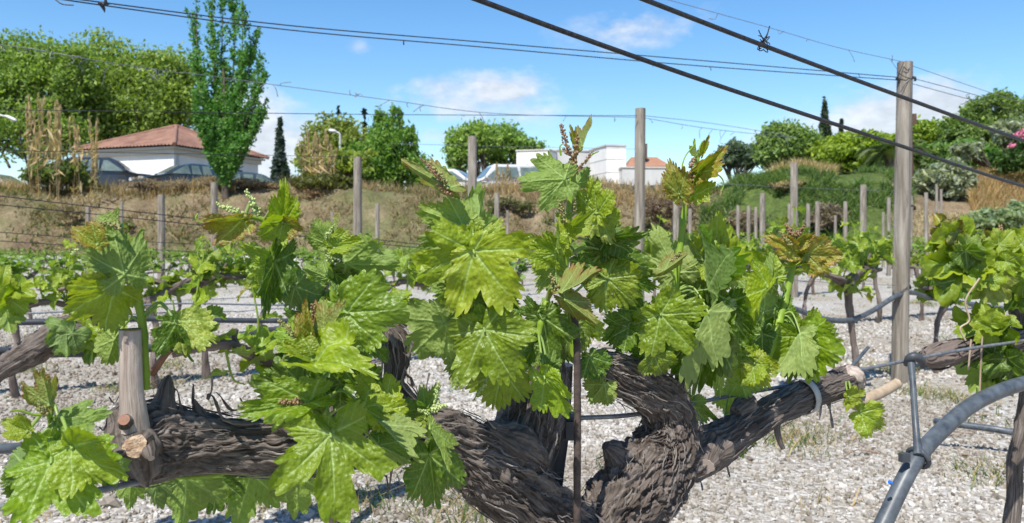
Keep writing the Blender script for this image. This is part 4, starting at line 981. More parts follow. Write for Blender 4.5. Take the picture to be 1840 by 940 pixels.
line3('trellis_wire', 'thin dark wire passing the dry reeds level with the house eaves', 'wire', [(-20, 270, 4.6), (200, 274, 5.0), (640, 282, 6.5)], .002, 'wire', GW, 6, 6)
line3('trellis_wire', 'upper dark wire before the dry bank on the left', 'wire', [(-20, 350, 3.4), (240, 380, 3.8), (500, 410, 4.4), (760, 440, 5.0)], .0022, 'wire', GW, 6, 6)
line3('trellis_wire', 'second dark wire before the dry bank on the left', 'wire', [(-20, 366, 3.4), (240, 392, 3.8), (500, 420, 4.4), (760, 446, 5.0)], .0022, 'wire', GW, 6, 6)
line3('trellis_wire', 'third dark wire before the lower bank on the left', 'wire', [(-20, 416, 4.4), (180, 430, 4.9), (420, 442, 5.4)], .0022, 'wire', GW, 6, 6)
line3('trellis_wire', 'lowest dark wire before the lower bank on the left', 'wire', [(-20, 432, 4.4), (180, 444, 4.9), (420, 456, 5.4)], .0022, 'wire', GW, 6, 6)
line3('trellis_wire', 'faint thin wire over the pine trees left of the white building', 'wire', [(700, 258, 9), (860, 262, 9.5), (1140, 268, 10.5)], .0022, 'wire_grey', GW, 6, 6)
line3('trellis_wire', 'faint thin wire across the green mound', 'wire', [(1290, 330, 9.8), (1430, 337, 10), (1560, 342, 10.6), (1600, 344, 11)], .002, 'wire_grey', GW, 6, 6)
line3('trellis_wire', 'thin wire low between the trunks left of the tall right hand post', 'wire', [(1380, 500, 3.4), (1500, 508, 3.9), (1612, 513, 4.15)], .0014, 'wire_grey', GW, 6, 6)
GH = 'irrigation hoses'
line3('irrigation_hose', 'lowest dark hose crossing the left half behind the stump', 'hose', [(-60, 630, 1.72), (60, 634, 1.83), (200, 632, 1.98), (360, 615, 2.15), (495, 593, 2.3), (640, 580, 2.5), (745, 577, 2.7), (900, 572, 3.0)], .0105, 'hose_dark', GH, 10, 8)
line3('irrigation_hose', 'upper dark hose crossing the left half behind the stump', 'hose', [(-60, 581, 2.6), (100, 578, 2.7), (280, 573, 2.9), (420, 576, 3.1), (740, 578, 3.5)], .0105, 'hose_dark', GH, 10, 8)
line3('trellis_wire', 'grey wire just above the hoses on the left', 'wire', [(-60, 565, 2.8), (100, 561, 2.9), (300, 546, 3.1), (480, 548, 3.3), (740, 550, 3.7)], .0035, 'wire_grey', GW, 8, 6)
line3('irrigation_hose', 'wavy grey hose hanging between the trunks and the tall right hand post', 'hose', [(1300, 530, 3.2), (1380, 543, 3.4), (1430, 556, 3.6), (1475, 572, 3.75), (1522, 576, 3.9), (1565, 560, 4.05), (1612, 531, 4.15), (1640, 526, 4.25), (1680, 537, 4.45), (1760, 548, 4.8), (1850, 560, 5.3)], .013, 'hose', GH, 10, 8)
line3('irrigation_hose', 'pale grey hose lying on the gravel under the right vine', 'hose', [(1682, 757, 2.95), (1700, 760, 2.9), (1780, 770, 2.85), (1860, 782, 2.8), (2300, 840, 2.6)], .0125, 'hose', GH, 10, 8)
big = line3('irrigation_hose', 'thick grey hose curving up from the bottom right corner', 'hose', [(1500, 1160, 1.07), (1555, 1010, 1.11), (1590, 935, 1.13), (1642, 832, 1.16), (1700, 766, 1.21), (1765, 717, 1.27), (1860, 684, 1.36), (2000, 664, 1.5), (2250, 662, 1.95), (2500, 668, 2.9)], .0118, 'hose', GH, 24, 12)
mb = MB(); p = P(1602, 868, 1.115); mb.tube(np.array([p, p + [-.004, -.001, .002]]), .0026, 8); M['blue'] = paint('blue_plastic', (.02, .16, .6)); b_ = mb.build('blue_plug', M['blue'], big)
line3('irrigation_hose', 'end of a dark hose at the left edge behind the lower left leaves', 'hose', [(-40, 806, .62), (10, 806, .63), (44, 804, .64)], .0042, 'hose', GH, 12, 6)
line3('trellis_wire', 'grey wire carrying the near vine at the lower left', 'wire', [(-60, 922, .485), (0, 912, .497), (100, 895, .515), (190, 879, .545), (240, 868, .59), (330, 850, .65)], .0023, 'wire_grey', GW, 12, 6)
line3('trellis_wire', 'grey wire stretched past the iron stake and through the right arm to the hanger', 'wire', [(960, 755, .86), (1045, 751, .89), (1140, 745, .93), (1250, 724, 1.0), (1330, 708, 1.05), (1420, 692, 1.1), (1520, 670, 1.16), (1640, 646, 1.25), (1710, 632, 1.31), (1800, 618, 1.38), (2000, 592, 1.62), (2400, 552, 2.6)], .0026, 'wire_grey', GW, 10, 8)
line3('trellis_wire', 'short stiff wire end pointing up beside the end of the right arm', 'wire', [(1520, 671, 1.16), (1560, 624, 1.2)], .0026, 'hose', GW, 8, 2)
# hanger strap between the wire and the hose
dH = 1.235
root = empty('hose_hanger', 'grey plastic hanger strap holding the thick hose below the wire', 'hanger', P(1648, 820, 1.17))
o_ = P(1648, 820, 1.17)
mb = MB(); mb.tube(np.array([P(1628, 655, dH), P(1634, 644, dH - .012), P(1645, 641, dH - .015), P(1655, 648, dH - .008), P(1658, 660, dH)]), np.array([.004, .0065, .007, .0065, .004]), 10, sub=5); mb.build('hook', M['hose_dark'], root, True, o_)
mb = MB(); q = catmull(np.array([P(1637, 650, dH - .012), P(1641, 700, dH - .03), P(1645, 760, 1.185), P(1650, 818, 1.155)]), 6); mb.tube(q, np.interp(np.linspace(0, 1, len(q)), [0, .2, .8, 1], [.0058, .0045, .0048, .007]), 8); mb.build('strap', M['hose'], root, True, o_)
mb = MB(); a = np.linspace(0, 2 * np.pi, 20); ax = P(1700, 766, 1.21) - P(1642, 832, 1.16); ax /= np.linalg.norm(ax); c = P(1650, 823, 1.166)
e1 = np.cross(ax, [0, 0, 1]); e1 /= np.linalg.norm(e1); e2 = np.cross(ax, e1)
mb.tube(c + (np.cos(a)[:, None] * e1 + np.sin(a)[:, None] * e2) * .0150, .0038, 8, False); mb.build('ring', M['hose_dark'], root, True, o_)
mb = MB(); p = P(1625, 822, 1.14); mb.box(p, (.007, .004, .006), rotz(.3)); mb.build('tab', M['hose_dark'], root, False, o_)
# ================================================================== VINE LEAVES
CTRL = np.array([(0, 1.0), (8, .985), (16, .90), (22, .80), (28, .68), (34, .74), (42, .87), (50, .92), (60, .90), (70, .80), (79, .64), (86, .64), (96, .70), (110, .76), (124, .73), (140, .62), (156, .44), (168, .24), (180, .10)])
VEINS = [(0, 1.0), (50, .92), (-50, .92), (110, .70), (-110, .70)]
def leaf_arrays(rng, nr=20, na=232, fold=.2, curl=.25, wav=1.0, lobe=1.0, teeth=1.0, basal=1.0):
    """a five lobed toothed vine leaf: petiole at the origin, tip at +y, upper side +z, tip length 1"""
    th = (np.arange(na) / na * 2 - 1) * np.pi
    r = np.zeros(na)
    for s in (1, -1):
        a = CTRL[:, 0] + np.where((CTRL[:, 0] > 0) & (CTRL[:, 0] < 180), rng.normal(0, 2.2, len(CTRL)), 0)
        rr = CTRL[:, 1] * (1 + rng.normal(0, .045, len(CTRL)))
        rr = .74 + (rr - .74) * np.where(CTRL[:, 0] < 120, lobe, 1); rr = rr * np.where(CTRL[:, 0] > 92, basal, 1)
        m = (th * s >= 0); r[m] = np.interp(np.degrees(np.abs(th[m])), np.sort(a), rr)
    k = np.array([.25, .5, .25])
    r = np.convolve(np.concatenate([r[-1:], r, r[:1]]), k, 'valid')
    # teeth
    ph = np.abs(np.degrees(th)) / 360 * rng.uniform(33, 40) + .35 * np.interp(th, np.linspace(-np.pi, np.pi, 30), rng.normal(0, 1, 30)) + (th > 0) * .37
    f = ph % 1; tri = np.sin(np.pi * f ** 1.2) ** .7
    big = .65 + .7 * (_h(np.floor(ph).astype(int) + 1000, np.full(na, 7), np.full(na, 3)))
    fade = np.clip((178 - np.abs(np.degrees(th))) / 25, 0, 1)
    r = r * (1 + .15 * teeth * big * fade * (tri - .6))
    t = np.linspace(0, 1, nr + 1)[1:] ** .85
    X = (np.sin(th)[None] * r[None] * t[:, None]).ravel(); Y = (np.cos(th)[None] * r[None] * t[:, None]).ravel()
    X = np.concatenate([[0], X]); Y = np.concatenate([[0], Y]); T = np.concatenate([[0], np.repeat(t, na)])
    ang = np.degrees(np.arctan2(X, Y)); rad = np.hypot(X, Y)
    best = np.full(len(X), 1e9); aa = np.zeros(len(X)); bb = np.zeros(len(X)); vein = np.zeros(len(X))
    for (a, L) in VEINS:
        d = np.radians(ang - a); al = rad * np.cos(d); pe = rad * np.sin(d)
        q = np.abs((ang - a + 180) % 360 - 180); m = q < best; best = np.where(m, q, best); aa = np.where(m, al, aa); bb = np.where(m, pe, bb)
        wv = .026 * np.clip(1.15 - al / L, .25, 1.2)
        vein = np.maximum(vein, np.exp(-(pe / wv) ** 2) * (al > -.01) * np.clip((L * 1.02 - al) * 8, 0, 1))
    sp = .155
    fr = ((aa - np.abs(bb) * .95) / sp + np.where(bb > 0, .5, 0)) % 1.0
    sec = np.exp(-((np.minimum(fr, 1 - fr)) / .06) ** 2) * (rad > .08) * .42
    bulge = np.sin(np.pi * fr) ** .7 * np.clip(np.abs(bb) / .06, 0, 1) * np.clip(rad / .15, 0, 1)
    p3 = np.stack([X * 17, Y * 17, X * 0 + rng.uniform(0, 99)], -1)
    Z = .017 * wav * bulge * (.55 + .45 * vnoise(p3 * .6)) + .013 * wav * vnoise(p3) - .024 * vein * np.clip(1 - rad, .1, 1)
    p1 = np.stack([X * 2.3, Y * 2.3, X * 0 + rng.uniform(0, 99)], -1)
    Z = Z + .24 * wav * fbm(p1, 2) * T ** 1.5 + .035 * wav * np.sin(ang / 360 * 2 * np.pi * 7 + rng.uniform(0, 6)) * T ** 3
    # fold along the midrib, then curl lengthways and across
    fa = np.radians(85 * fold); side = np.abs(X)
    Xf = np.sign(X) * side * np.cos(fa); Zf = Z + side * np.sin(fa) - .25 * abs(fold) * 0
    Zf = Zf - curl * (Y * np.abs(Y)) * .55 - .12 * curl * (X * X)
    vv = np.stack([Xf, Y, Zf], -1)
    i = np.arange(nr - 1)[:, None] * na + np.arange(na)[None] + 1; i2 = np.arange(nr - 1)[:, None] * na + (np.arange(na)[None] + 1) % na + 1
    Fq = np.stack([i2, i, i + na, i2 + na], -1).reshape(-1, 4)
    j = np.arange(na); Ft = np.stack([(j + 1) % na + 1, j + 1, 0 * j], -1)[:, [1, 0, 2]]
    return vv, Fq[:, ::-1][:, [0, 1, 2, 3]], Ft, np.maximum(vein, sec), T ** 3.5, np.stack([X, Y, np.full(len(X), rng.uniform(0, 50))], -1)
def fixwind(V, F):
    a, b, c = V[F[:, 0]], V[F[:, 1]], V[F[:, 2]]
    n = np.cross(b - a, c - a)
    return F if np.median(n[:, 2]) > 0 else F[:, ::-1]
def add_leaf(mb, rng, M3, origin, L, w=1.0, **kw):
    v, Fq, Ft, vn, rm, lc = leaf_arrays(rng, **kw)
    Fq, Ft = fixwind(v, Fq), fixwind(v, Ft)
    v = v * np.array([w, 1, 1]) * L
    v = v @ M3.T + origin
    n0 = mb.n; mb.add(v, Fq, vein=vn, rim=rm, lco=lc); 
    base = np.zeros((0, 3))
    mb.F.append(Ft + n0); mb.M.append(np.zeros(len(Ft)))
def axes(base, tip, roll, face):
    y = tip - base; L = np.linalg.norm(y); y = y / L
    view = np.array([0, 0, CAMH]) - (base + tip) / 2; view /= np.linalg.norm(view)
    n = view - y * (view @ y); n /= np.linalg.norm(n)
    x = np.cross(y, n); a = math.radians(roll)
    n = n * math.cos(a) + x * math.sin(a)
    n = n * face
    x = np.cross(y, n)
    return np.stack([x, y, n], 1), L
TONES = {  # blade colour, margin red; 'd' is deep green with inner-leaf shade put in
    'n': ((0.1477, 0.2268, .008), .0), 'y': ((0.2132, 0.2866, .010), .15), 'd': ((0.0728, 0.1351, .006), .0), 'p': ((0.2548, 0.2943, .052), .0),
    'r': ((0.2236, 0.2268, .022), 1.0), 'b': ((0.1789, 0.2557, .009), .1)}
def bud_cluster(mb, base, tip, r, rng, n=46, mat=0):
    ax = tip - base; L = np.linalg.norm(ax)
    for k in range(n):
        f = (k + .5) / n; rr = r * (1 - .65 * f) * (.55 + .45 * (f > .05))
        o = rng.normal(size=3); o /= np.linalg.norm(o)
        c = base + ax * f + o * rr * rng.uniform(.55, 1.0); s = r * rng.uniform(.20, .36) * (1.1 - .4 * f)
        v = ico_v * s * np.array([1, 1, 1.15]); mb.add(v + c, ico_f, mat)
    mb.tube(np.array([base, base + ax * .5, tip]), np.array([.25, .2, .1]) * r, 6, sub=2, mat=mat)

# ================================================================== THE NEAR VINE
def bark_disp(seed, amp=.16, twist=6.0, freq=5.0, lump=.16):
    """plates and torn ridges parted by narrow wandering cracks, over larger swellings"""
    def f(S, TH, C, RR):
        warp = np.stack([fbm(C * 38 + seed, 3), fbm(C * 38 + seed + 50, 3)], -1)
        ph = TH + S * twist + .5 * warp[:, 0]
        cx, sx_ = np.cos(ph) * freq * .32, np.sin(ph) * freq * .32
        Sw = S + .012 * warp[:, 1]; k = np.clip(RR / .04, .5, 1.2)
        n1 = vnoise(np.stack([cx * 3.6 * k + seed, sx_ * 3.6 * k, Sw * 13.0], -1)); n2 = vnoise(np.stack([cx * 8 * k, sx_ * 8 * k + seed, Sw * 24.0], -1))
        n3 = vnoise(np.stack([cx * 16 * k, sx_ * 16 * k + seed, Sw * 50.0], -1))
        cr = np.exp(-(n1 / .10) ** 2) * .9 + np.exp(-(n2 / .13) ** 2) * .6
        st = fbm(np.stack([cx * 3 * k, sx_ * 3 * k, Sw * 28 + seed], -1), 3); st = np.floor(st * 6 + .5) / 6      # torn edges of the bark layers
        lm = fbm(C * 24 + seed, 3); pit = np.clip(fbm(C * 70 + seed * 3, 3) - .22, 0, 1)
        return 1 + amp * (.5 * n1 + .42 * n2 + .3 * n3 - .7 * cr + .35 * st) + lump * lm - amp * 1.2 * pit
    return f
def knot_disp(seed, a=.3):
    def f(S, TH, C, RR):
        q = C + .006 * np.stack([fbm(C * 60 + seed, 2), fbm(C * 60 + seed + 9, 2), fbm(C * 60 + seed + 19, 2)], -1)
        st = fbm(q * 95 + seed, 3); st = np.floor(st * 6 + .5) / 6
        return 1 + a * 1.1 * fbm(q * 42 + seed, 3) + a * .55 * ridged(q * np.array([150, 150, 80]), 3) + a * .2 * st - a * .8 * np.clip(fbm(q * 55 - seed, 2) - .2, 0, 1)
    return f
def bark_strips(mb, path, rad, n, seed, lift=.0025, wl=(.0012, .0042), ll=(.025, .10)):
    rng = np.random.default_rng(seed); q = catmull(np.column_stack([path, rad]), 14); pth, rr = q[:, :3], q[:, 3]
    T, U, B = frames(pth); s = np.concatenate([[0], np.cumsum(np.linalg.norm(np.diff(pth, axis=0), axis=1))])
    for k in range(n):
        L = rng.uniform(*ll); s0 = rng.uniform(-.2 * L, s[-1] - .5 * L); m = 8
        ss = np.clip(s0 + np.linspace(0, L, m), 0, s[-1]); th = rng.uniform(0, 2 * np.pi) + np.cumsum(rng.normal(0, .03, m)) - (ss - ss[0]) * 6
        c = np.stack([np.interp(ss, s, pth[:, i]) for i in range(3)], 1); u = np.stack([np.interp(ss, s, U[:, i]) for i in range(3)], 1); b = np.stack([np.interp(ss, s, B[:, i]) for i in range(3)], 1)
        r = np.interp(ss, s, rr) * (1.03 + rng.uniform(0, .10)); f = np.linspace(0, 1, m)
        e = rng.choice([0, 1]); cur = (f if e else 1 - f) ** 3 * rng.uniform(0, lift * 4.5) * (rng.random() < .45) + rng.uniform(0, lift * .7)
        o = np.cos(th)[:, None] * u + np.sin(th)[:, None] * b; tg = -np.sin(th)[:, None] * u + np.cos(th)[:, None] * b
        w = rng.uniform(*wl) * np.sin(np.clip(f * .9 + .05, 0, 1) * np.pi) ** .5
        ctr = c + o * (r + cur)[:, None]; tw = tg + o * rng.uniform(-.9, .9)
        V = np.concatenate([ctr - tw * w[:, None], ctr + o * (w * .55)[:, None], ctr + tw * w[:, None]])
        i = np.arange(m - 1); F = np.concatenate([np.stack([i, i + 1, m + i + 1, m + i], -1), np.stack([m + i, m + i + 1, 2 * m + i + 1, 2 * m + i], -1)])
        mb.add(V, F, bco=np.stack([np.tile(w * 0, 3) + rng.uniform(0, 1), np.concatenate([-w, 0 * w, w]), np.tile(ss, 3)], -1))
def px_path(pts, off=0.0, c=.67):
    """(x, y, r) pixel control points at the depth of the row, + off metres (4th value overrides the offset)"""
    P3, Rr = [], []
    for p in pts:
        d = rowd(p[0], c) + (p[3] if len(p) > 3 else off)
        P3.append(P(p[0], p[1], d)); Rr.append(p[2] / F_PX * d)
    return np.array(P3), np.array(Rr)
VB = P(1050, 425, rowd(1050)); VB[2] = 0.0
vine = empty('grape_vine', 'old gnarled grape vine in the foreground with twisted arms and large fresh leaves', 'grape vine', VB)
arms = [
    ('trunk', [(1046, 1720, 84), (1052, 1400, 80), (1058, 1150, 84), (1064, 1010, 92), (1072, 955, 88)], 96, 12),
    ('arm', [(1062, 1010, 66), (1010, 955, 62), (945, 900, 64), (880, 846, 62), (820, 800, 54), (750, 775, 50), (680, 780, 48), (600, 800, 48), (500, 804, 48), (420, 800, 46), (340, 793, 54), (275, 793, 68), (225, 800, 55), (196, 806, 28)], 120, 17),
    ('arm', [(1060, 1010, 68), (1106, 938, 72), (1154, 872, 72), (1193, 815, 60), (1204, 768, 49), (1194, 728, 43), (1160, 700, 40), (1120, 680, 38), (1086, 662, 34), (1064, 650, 18)], 110, 16),
    ('arm', [(1190, 860, 30, .0), (1236, 822, 44), (1290, 797, 37), (1340, 766, 31), (1400, 733, 27), (1450, 710, 27), (1500, 692, 27), (1528, 684, 26), (1542, 680, 14)], 72, 15),
    ('arm', [(925, 850, 46, .03), (945, 790, 54, .03), (958, 740, 52, .03), (968, 690, 48, .03), (976, 640, 38, .03), (978, 610, 18, .03)], 72, 14),
    ('arm', [(735, 780, 30, .015), (728, 730, 26, .02), (708, 690, 20, .02), (712, 650, 23, .02), (708, 610, 24, .02), (700, 588, 14, .02)], 60, 12),
]
sb = MB()
for k, (nm, pts, ns, sub) in enumerate(arms):
    p3, rr = px_path(pts); mb = MB()
    mb.tube(p3, rr, ns * 3, sub=sub + 6, disp=bark_disp(13.7 * k + 3, .20 if k != 3 else .13, [2, 7, -9, 4, 3, 5][k], 6.0, .13 if k != 3 else .08), bark=True)
    mb.build(nm, M['bark'], vine, origin=VB)
    bark_strips(sb, p3, rr, [40, 480, 260, 100, 120, 60][k], 50 + k, lift=.0024 if k != 3 else .0012, wl=(.0002, .0011), ll=(.008, .042))
# ragged peeling bark along the top of the left arm and under it
rng = np.random.default_rng(77)
for (x, y, dx, dy, w) in [(345, 722, 6, -42, 7), (372, 728, 14, -52, 9), (400, 745, -22, -34, 9), (430, 738, -38, -26, 9), (455, 752, -20, -30, 8), (330, 745, -10, -40, 8), (705, 842, -8, 40, 5), (690, 848, 10, 34, 4), (742, 700, -12, -44, 9), (757, 715, 16, -38, 7),
                          (725, 640, 18, -20, 8), (880, 885, -30, -4, 4), (1300, 830, 10, 20, 6), (1255, 860, 6, 18, 6), (1195, 905, 6, 22, 7), (1160, 925, 12, 16, 6), (1488, 716, 6, 48, 9), (1478, 720, -8, 34, 6), (1230, 700, 22, -14, 8), (1232, 690, 10, -20, 6), (215, 720, -14, -8, 6), (196, 760, -12, 4, 6), (204, 838, 10, 18, 9), (1000, 800, -20, 24, 6), (985, 785, -24, 14, 6)]:
    d = rowd(x) - .012; a, b = P(x, y, d), P(x + dx, y + dy, d - .004)
    s = np.linspace(0, 1, 7); ctr = a + (b - a) * s[:, None] + np.stack([0 * s, -.006 * s ** 2, .004 * np.sin(s * 5 + x)], -1)
    wv = np.cross(b - a, [0, 1, 0]); wv /= np.linalg.norm(wv); ww = w / F_PX * d * .5 * (1 - .55 * s + .25 * np.sin(s * 9 + y))
    V = np.concatenate([ctr - wv * ww[:, None], ctr + wv * ww[:, None] + [0, .002, 0], ctr + [0, .003, 0]])
    i = np.arange(6); F = np.concatenate([np.stack([i, i + 1, 7 + i + 1, 7 + i], -1), np.stack([7 + i, 7 + i + 1, 14 + i + 1, 14 + i], -1), np.stack([14 + i, 14 + i + 1, i + 1, i], -1)])
    sb.add(V, F, bco=np.concatenate([ctr, ctr, ctr]) * np.array([1, 1, .3]))
tag(sb.build('bark_strip', M['bark_flake'], vine, smooth=False, origin=VB), kind='stuff')
# stumps, cuts and small spurs
def piece(name, pts, mat, ns=24, sub=6, off=0.0, amp=.05, cap=None, capname='cut_face', bark=True, lump=.05):
    p3, rr = px_path(pts, off); mb = MB(); mb.tube(p3, rr, ns, sub=sub, disp=knot_disp(pts[0][0], lump) if lump > .12 else bark_disp(pts[0][0], amp, 0, 8, lump), bark=bark)
    o = mb.build(name, M[mat], vine, origin=VB)
    if cap:
        t = p3[-1]; ax = p3[-1] - p3[-2]; ax /= np.linalg.norm(ax); r = rr[-1]
        c = MB(); c.tube(np.array([t - ax * r * .05, t + ax * r * .05, t + ax * r * .07, t + ax * r * .05]), np.array([r * 1.0, r * 1.02, r * .9, r * .5]), 40, disp=lambda S, TH, C, RR: 1 + .30 * fbm(C * 120, 3) + .10 * fbm(C * 500, 2))
        c.build(capname, M[cap], o, smooth=False, origin=VB)
    return o
piece('stump', [(240, 770, 28, -.02), (239, 735, 23, -.022), (236, 700, 20.5, -.022), (235, 650, 19.5, -.022), (234, 592, 19, -.022)], 'stump', 40, 10, cap='moss', amp=.035, lump=.03)
piece('stump', [(286, 780, 34, .0), (291, 745, 28, .0), (297, 712, 20, .0), (300, 690, 12, .0), (304, 674, 3, .0)], 'bark', 90, 14, amp=.2, lump=.32)
piece('stump', [(352, 772, 20, .0), (358, 748, 12, .0), (352, 730, 6, .0), (348, 718, 2, .0)], 'bark', 70, 14, amp=.2, lump=.3)
piece('knot', [(205, 735, 14, -.01), (222, 760, 34, -.01), (240, 800, 46, -.012), (255, 845, 38, -.012), (262, 872, 10, -.01)], 'bark', 110, 16, amp=.2, lump=.34)
piece('cut_spur', [(250, 795, 34, -.015), (246, 800, 25, -.030), (242, 803, 19, -.036)], 'bark', 60, 6, amp=.12, lump=.2, cap='cut_wood')
piece('cut_spur', [(236, 762, 22, -.018), (228, 758, 15, -.026), (223, 754, 9, -.032)], 'bark', 50, 6, amp=.1, lump=.2, cap='red_cane')
piece('cut_spur', [(262, 800, 14, -.03), (270, 816, 9, -.042), (272, 824, 5, -.046)], 'bark', 40, 6, amp=.2, lump=.3, cap='stump')
piece('cut_spur', [(224, 810, 16, -.02), (212, 820, 10, -.035), (208, 823, 6, -.04)], 'bark', 40, 6, amp=.2, lump=.3, cap='tan_cane')
piece('dead_spur', [(272, 672, 8, .0), (288, 650, 6.5, -.004), (300, 634, 6, -.006), (308, 628, 6, -.008)], 'red_cane', 16, 5, amp=.03, cap='bark')
piece('cane_stub', [(1535, 728, 10, -.01), (1565, 714, 10, -.014), (1590, 702, 9.5, -.018), (1612, 689, 9, -.02)], 'tan_cane', 24, 6, amp=.02, lump=.02, cap='cut_wood')
piece('dead_spur', [(1398, 742, 8, -.0), (1396, 768, 6, -.01), (1400, 790, 5.5, -.014), (1407, 806, 4, -.016)], 'bark', 16, 5, amp=.08, cap='stump')
piece('cut_spur', [(1285, 800, 30, -.02), (1272, 826, 26, -.03), (1268, 838, 16, -.04)], 'bark', 60, 7, amp=.2, lump=.3, cap='stump')
piece('knot', [(1120, 690, 14, -.01), (1150, 708, 26, -.006), (1188, 712, 33, -.004), (1212, 698, 24, -.006), (1226, 684, 8, -.01)], 'bark', 110, 16, amp=.22, lump=.34)
piece('knot', [(1088, 802, 8, .01), (1100, 810, 20, .01), (1118, 826, 28, .014), (1136, 842, 20, .02)], 'bark', 100, 14, amp=.22, lump=.36)
piece('knot', [(872, 770, 14, -.01), (905, 792, 34, -.012), (942, 815, 38, -.012), (975, 838, 14, -.01)], 'bark', 110, 16, amp=.26, lump=.36)
piece('knot', [(1520, 664, 10, -.01), (1530, 676, 19, -.015), (1540, 688, 14, -.015), (1548, 696, 6, -.015)], 'stump', 60, 10, amp=.2, lump=.3)
piece('knot', [(1322, 742, 10, .0), (1340, 728, 16, .004), (1352, 716, 8, .004)], 'bark', 80, 12, amp=.2, lump=.4)
# pale tie round the right arm
c = P(1443, 712, rowd(1443)); ax = P(1500, 692, rowd(1500)) - P(1400, 733, rowd(1400)); ax /= np.linalg.norm(ax); e1 = np.cross(ax, [0, 0, 1.]); e1 /= np.linalg.norm(e1); e2 = np.cross(ax, e1)
a = np.linspace(0, 2 * np.pi, 30); rr = 31 / F_PX * rowd(1443); q = c + (np.cos(a)[:, None] * e1 + np.sin(a)[:, None] * e2) * rr
mb = MB()
for s0, s1 in ((-1, 1),):
    V = np.concatenate([q + ax * .0055, q - ax * .0055, q * 1 + (q - c) * .06 - ax * .0055, q + (q - c) * .06 + ax * .0055]); n = 30; i = np.arange(n - 1)
    mb.add(V, np.concatenate([np.stack([k * n + i, k * n + i + 1, ((k + 1) % 4) * n + i + 1, ((k + 1) % 4) * n + i], -1) for k in range(4)]))
tag(mb.build('tie_band', M['tie']), 'pale grey plastic band tied round the right arm of the near vine', 'tie')
# iron stake and dark plastic clamp beside it
st = empty('iron_stake', 'dark rusty iron stake standing upright in the middle of the near vine', 'stake', P(1037, 1670, .80))
o_ = np.array(st.location); mb = MB()
mb.tube(np.array([P(1036, 1700, .80), P(1036, 1200, .80), P(1037, 900, .80), P(1037, 640, .80), P(1030, 555, .80)]), np.array([6.8, 6.8, 6.6, 6.4, 6]) / F_PX * .80, 14, sub=30, disp=lambda S, TH, C, RR: 1 + .07 * (np.abs(((S * 160 + TH * .3) % 1) - .5) < .2) + .06 * fbm(C * 260, 2))
mb.build('rod', M['iron'], st, origin=o_)
cl = empty('plastic_clamp', 'dark plastic clamp on a short post gripping the wire left of the iron stake', 'clamp', P(1005, 860, .90))
o_ = np.array(cl.location); mb = MB(); mb.box(P(1012, 765, .885), (.0125, .012, .013)); mb.box(P(1026, 772, .875), (.006, .008, .01)); mb.build('jaw', M['plastic'], cl, False, o_)
mb = MB(); mb.tube(np.array([P(985, 960, .93), P(996, 850, .92), P(1008, 770, .91), P(1016, 655, .90)]), np.array([.0125, .012, .0105, .009]), 8, sub=4); mb.build('shank', M['plastic'], cl, origin=o_)

# ---- shoots: name -> list of (x, y, r px), depth offset
SHOOTS = {
    's1': ([(262, 700, 9), (260, 640, 9), (254, 570, 9.5), (240, 515, 9), (230, 470, 7), (212, 415, 5), (206, 388, 3)], -.02),
    's2': ([(150, 815, 4), (110, 790, 5), (92, 765, 5.5), (90, 735, 5), (86, 700, 3), (80, 680, 2)], -.05),
    's3': ([(590, 770, 7), (575, 722, 9), (568, 690, 8), (564, 655, 7.5), (560, 620, 6), (556, 585, 4), (552, 560, 2)], -.06),
    's4': ([(560, 700, 8), (556, 640, 9), (548, 575, 9), (530, 510, 8.5), (518, 455, 7.5), (505, 425, 6), (486, 403, 6.5), (462, 392, 6), (440, 390, 4)], -.02),
    's5': ([(600, 620, 5), (600, 560, 6), (596, 500, 6.5), (591, 455, 6), (588, 430, 4), (600, 400, 2)], .0),
    's6': ([(880, 700, 8), (868, 620, 8.5), (858, 530, 8.5), (848, 460, 8), (836, 403, 7), (818, 352, 5.5), (798, 325, 4), (775, 300, 2.5)], -.03),
    's7': ([(1030, 640, 8), (1024, 560, 8.5), (1016, 500, 8.5), (1016, 430, 8), (1024, 370, 8), (1029, 320, 7.5), (1032, 285, 6), (1036, 262, 4)], -.03),
    's7b': ([(968, 600, 7), (975, 565, 6.5), (985, 535, 6), (1000, 515, 4), (1012, 505, 3)], -.05),
    's8': ([(1205, 640, 8), (1210, 560, 8), (1216, 490, 7.5), (1224, 430, 7.5), (1230, 380, 7), (1238, 340, 6), (1248, 305, 5), (1256, 275, 4), (1262, 255, 2.5)], -.03),
    's9': ([(1368, 690, 9), (1378, 648, 9.5), (1392, 600, 10), (1405, 560, 9), (1414, 525, 8), (1424, 480, 7), (1427, 455, 6), (1428, 430, 4)], -.03),
    's10': ([(1305, 772, 6), (1280, 748, 6), (1255, 722, 5), (1240, 712, 4)], .03),
    's11': ([(1525, 690, 4), (1532, 705, 4), (1540, 720, 3.5), (1545, 738, 2.5)], -.04),
    's12': ([(770, 785, 6), (772, 762, 7), (770, 745, 6), (778, 722, 4), (784, 705, 2)], -.07),
    's13': ([(700, 838, 5), (735, 830, 4.5), (765, 834, 4), (775, 842, 3)], -.03),
    's14': ([(290, 850, 4), (330, 858, 5), (420, 850, 5), (500, 852, 5), (540, 858, 3)], .03),
    's15': ([(1180, 690, 8), (1184, 650, 7), (1190, 610, 6), (1196, 580, 4)], -.02),
}
shoot_o, shoot_p = {}, {}
for k, (pts, off) in SHOOTS.items():
    p3, rr = px_path(pts, off); q = catmull(np.column_stack([p3, rr]), 10)
    s = np.arange(len(q)) / 10.0
    rr2 = q[:, 3] * .8 * (1 + .22 * np.exp(-((s % 1.0 - .5) / .12) ** 2))       # swollen nodes
    mb = MB(); mb.tube(q[:, :3], rr2, 14)
    shoot_o[k] = mb.build('shoot', M['shoot'], vine, origin=p3[0]); shoot_p[k] = q[:, :3]
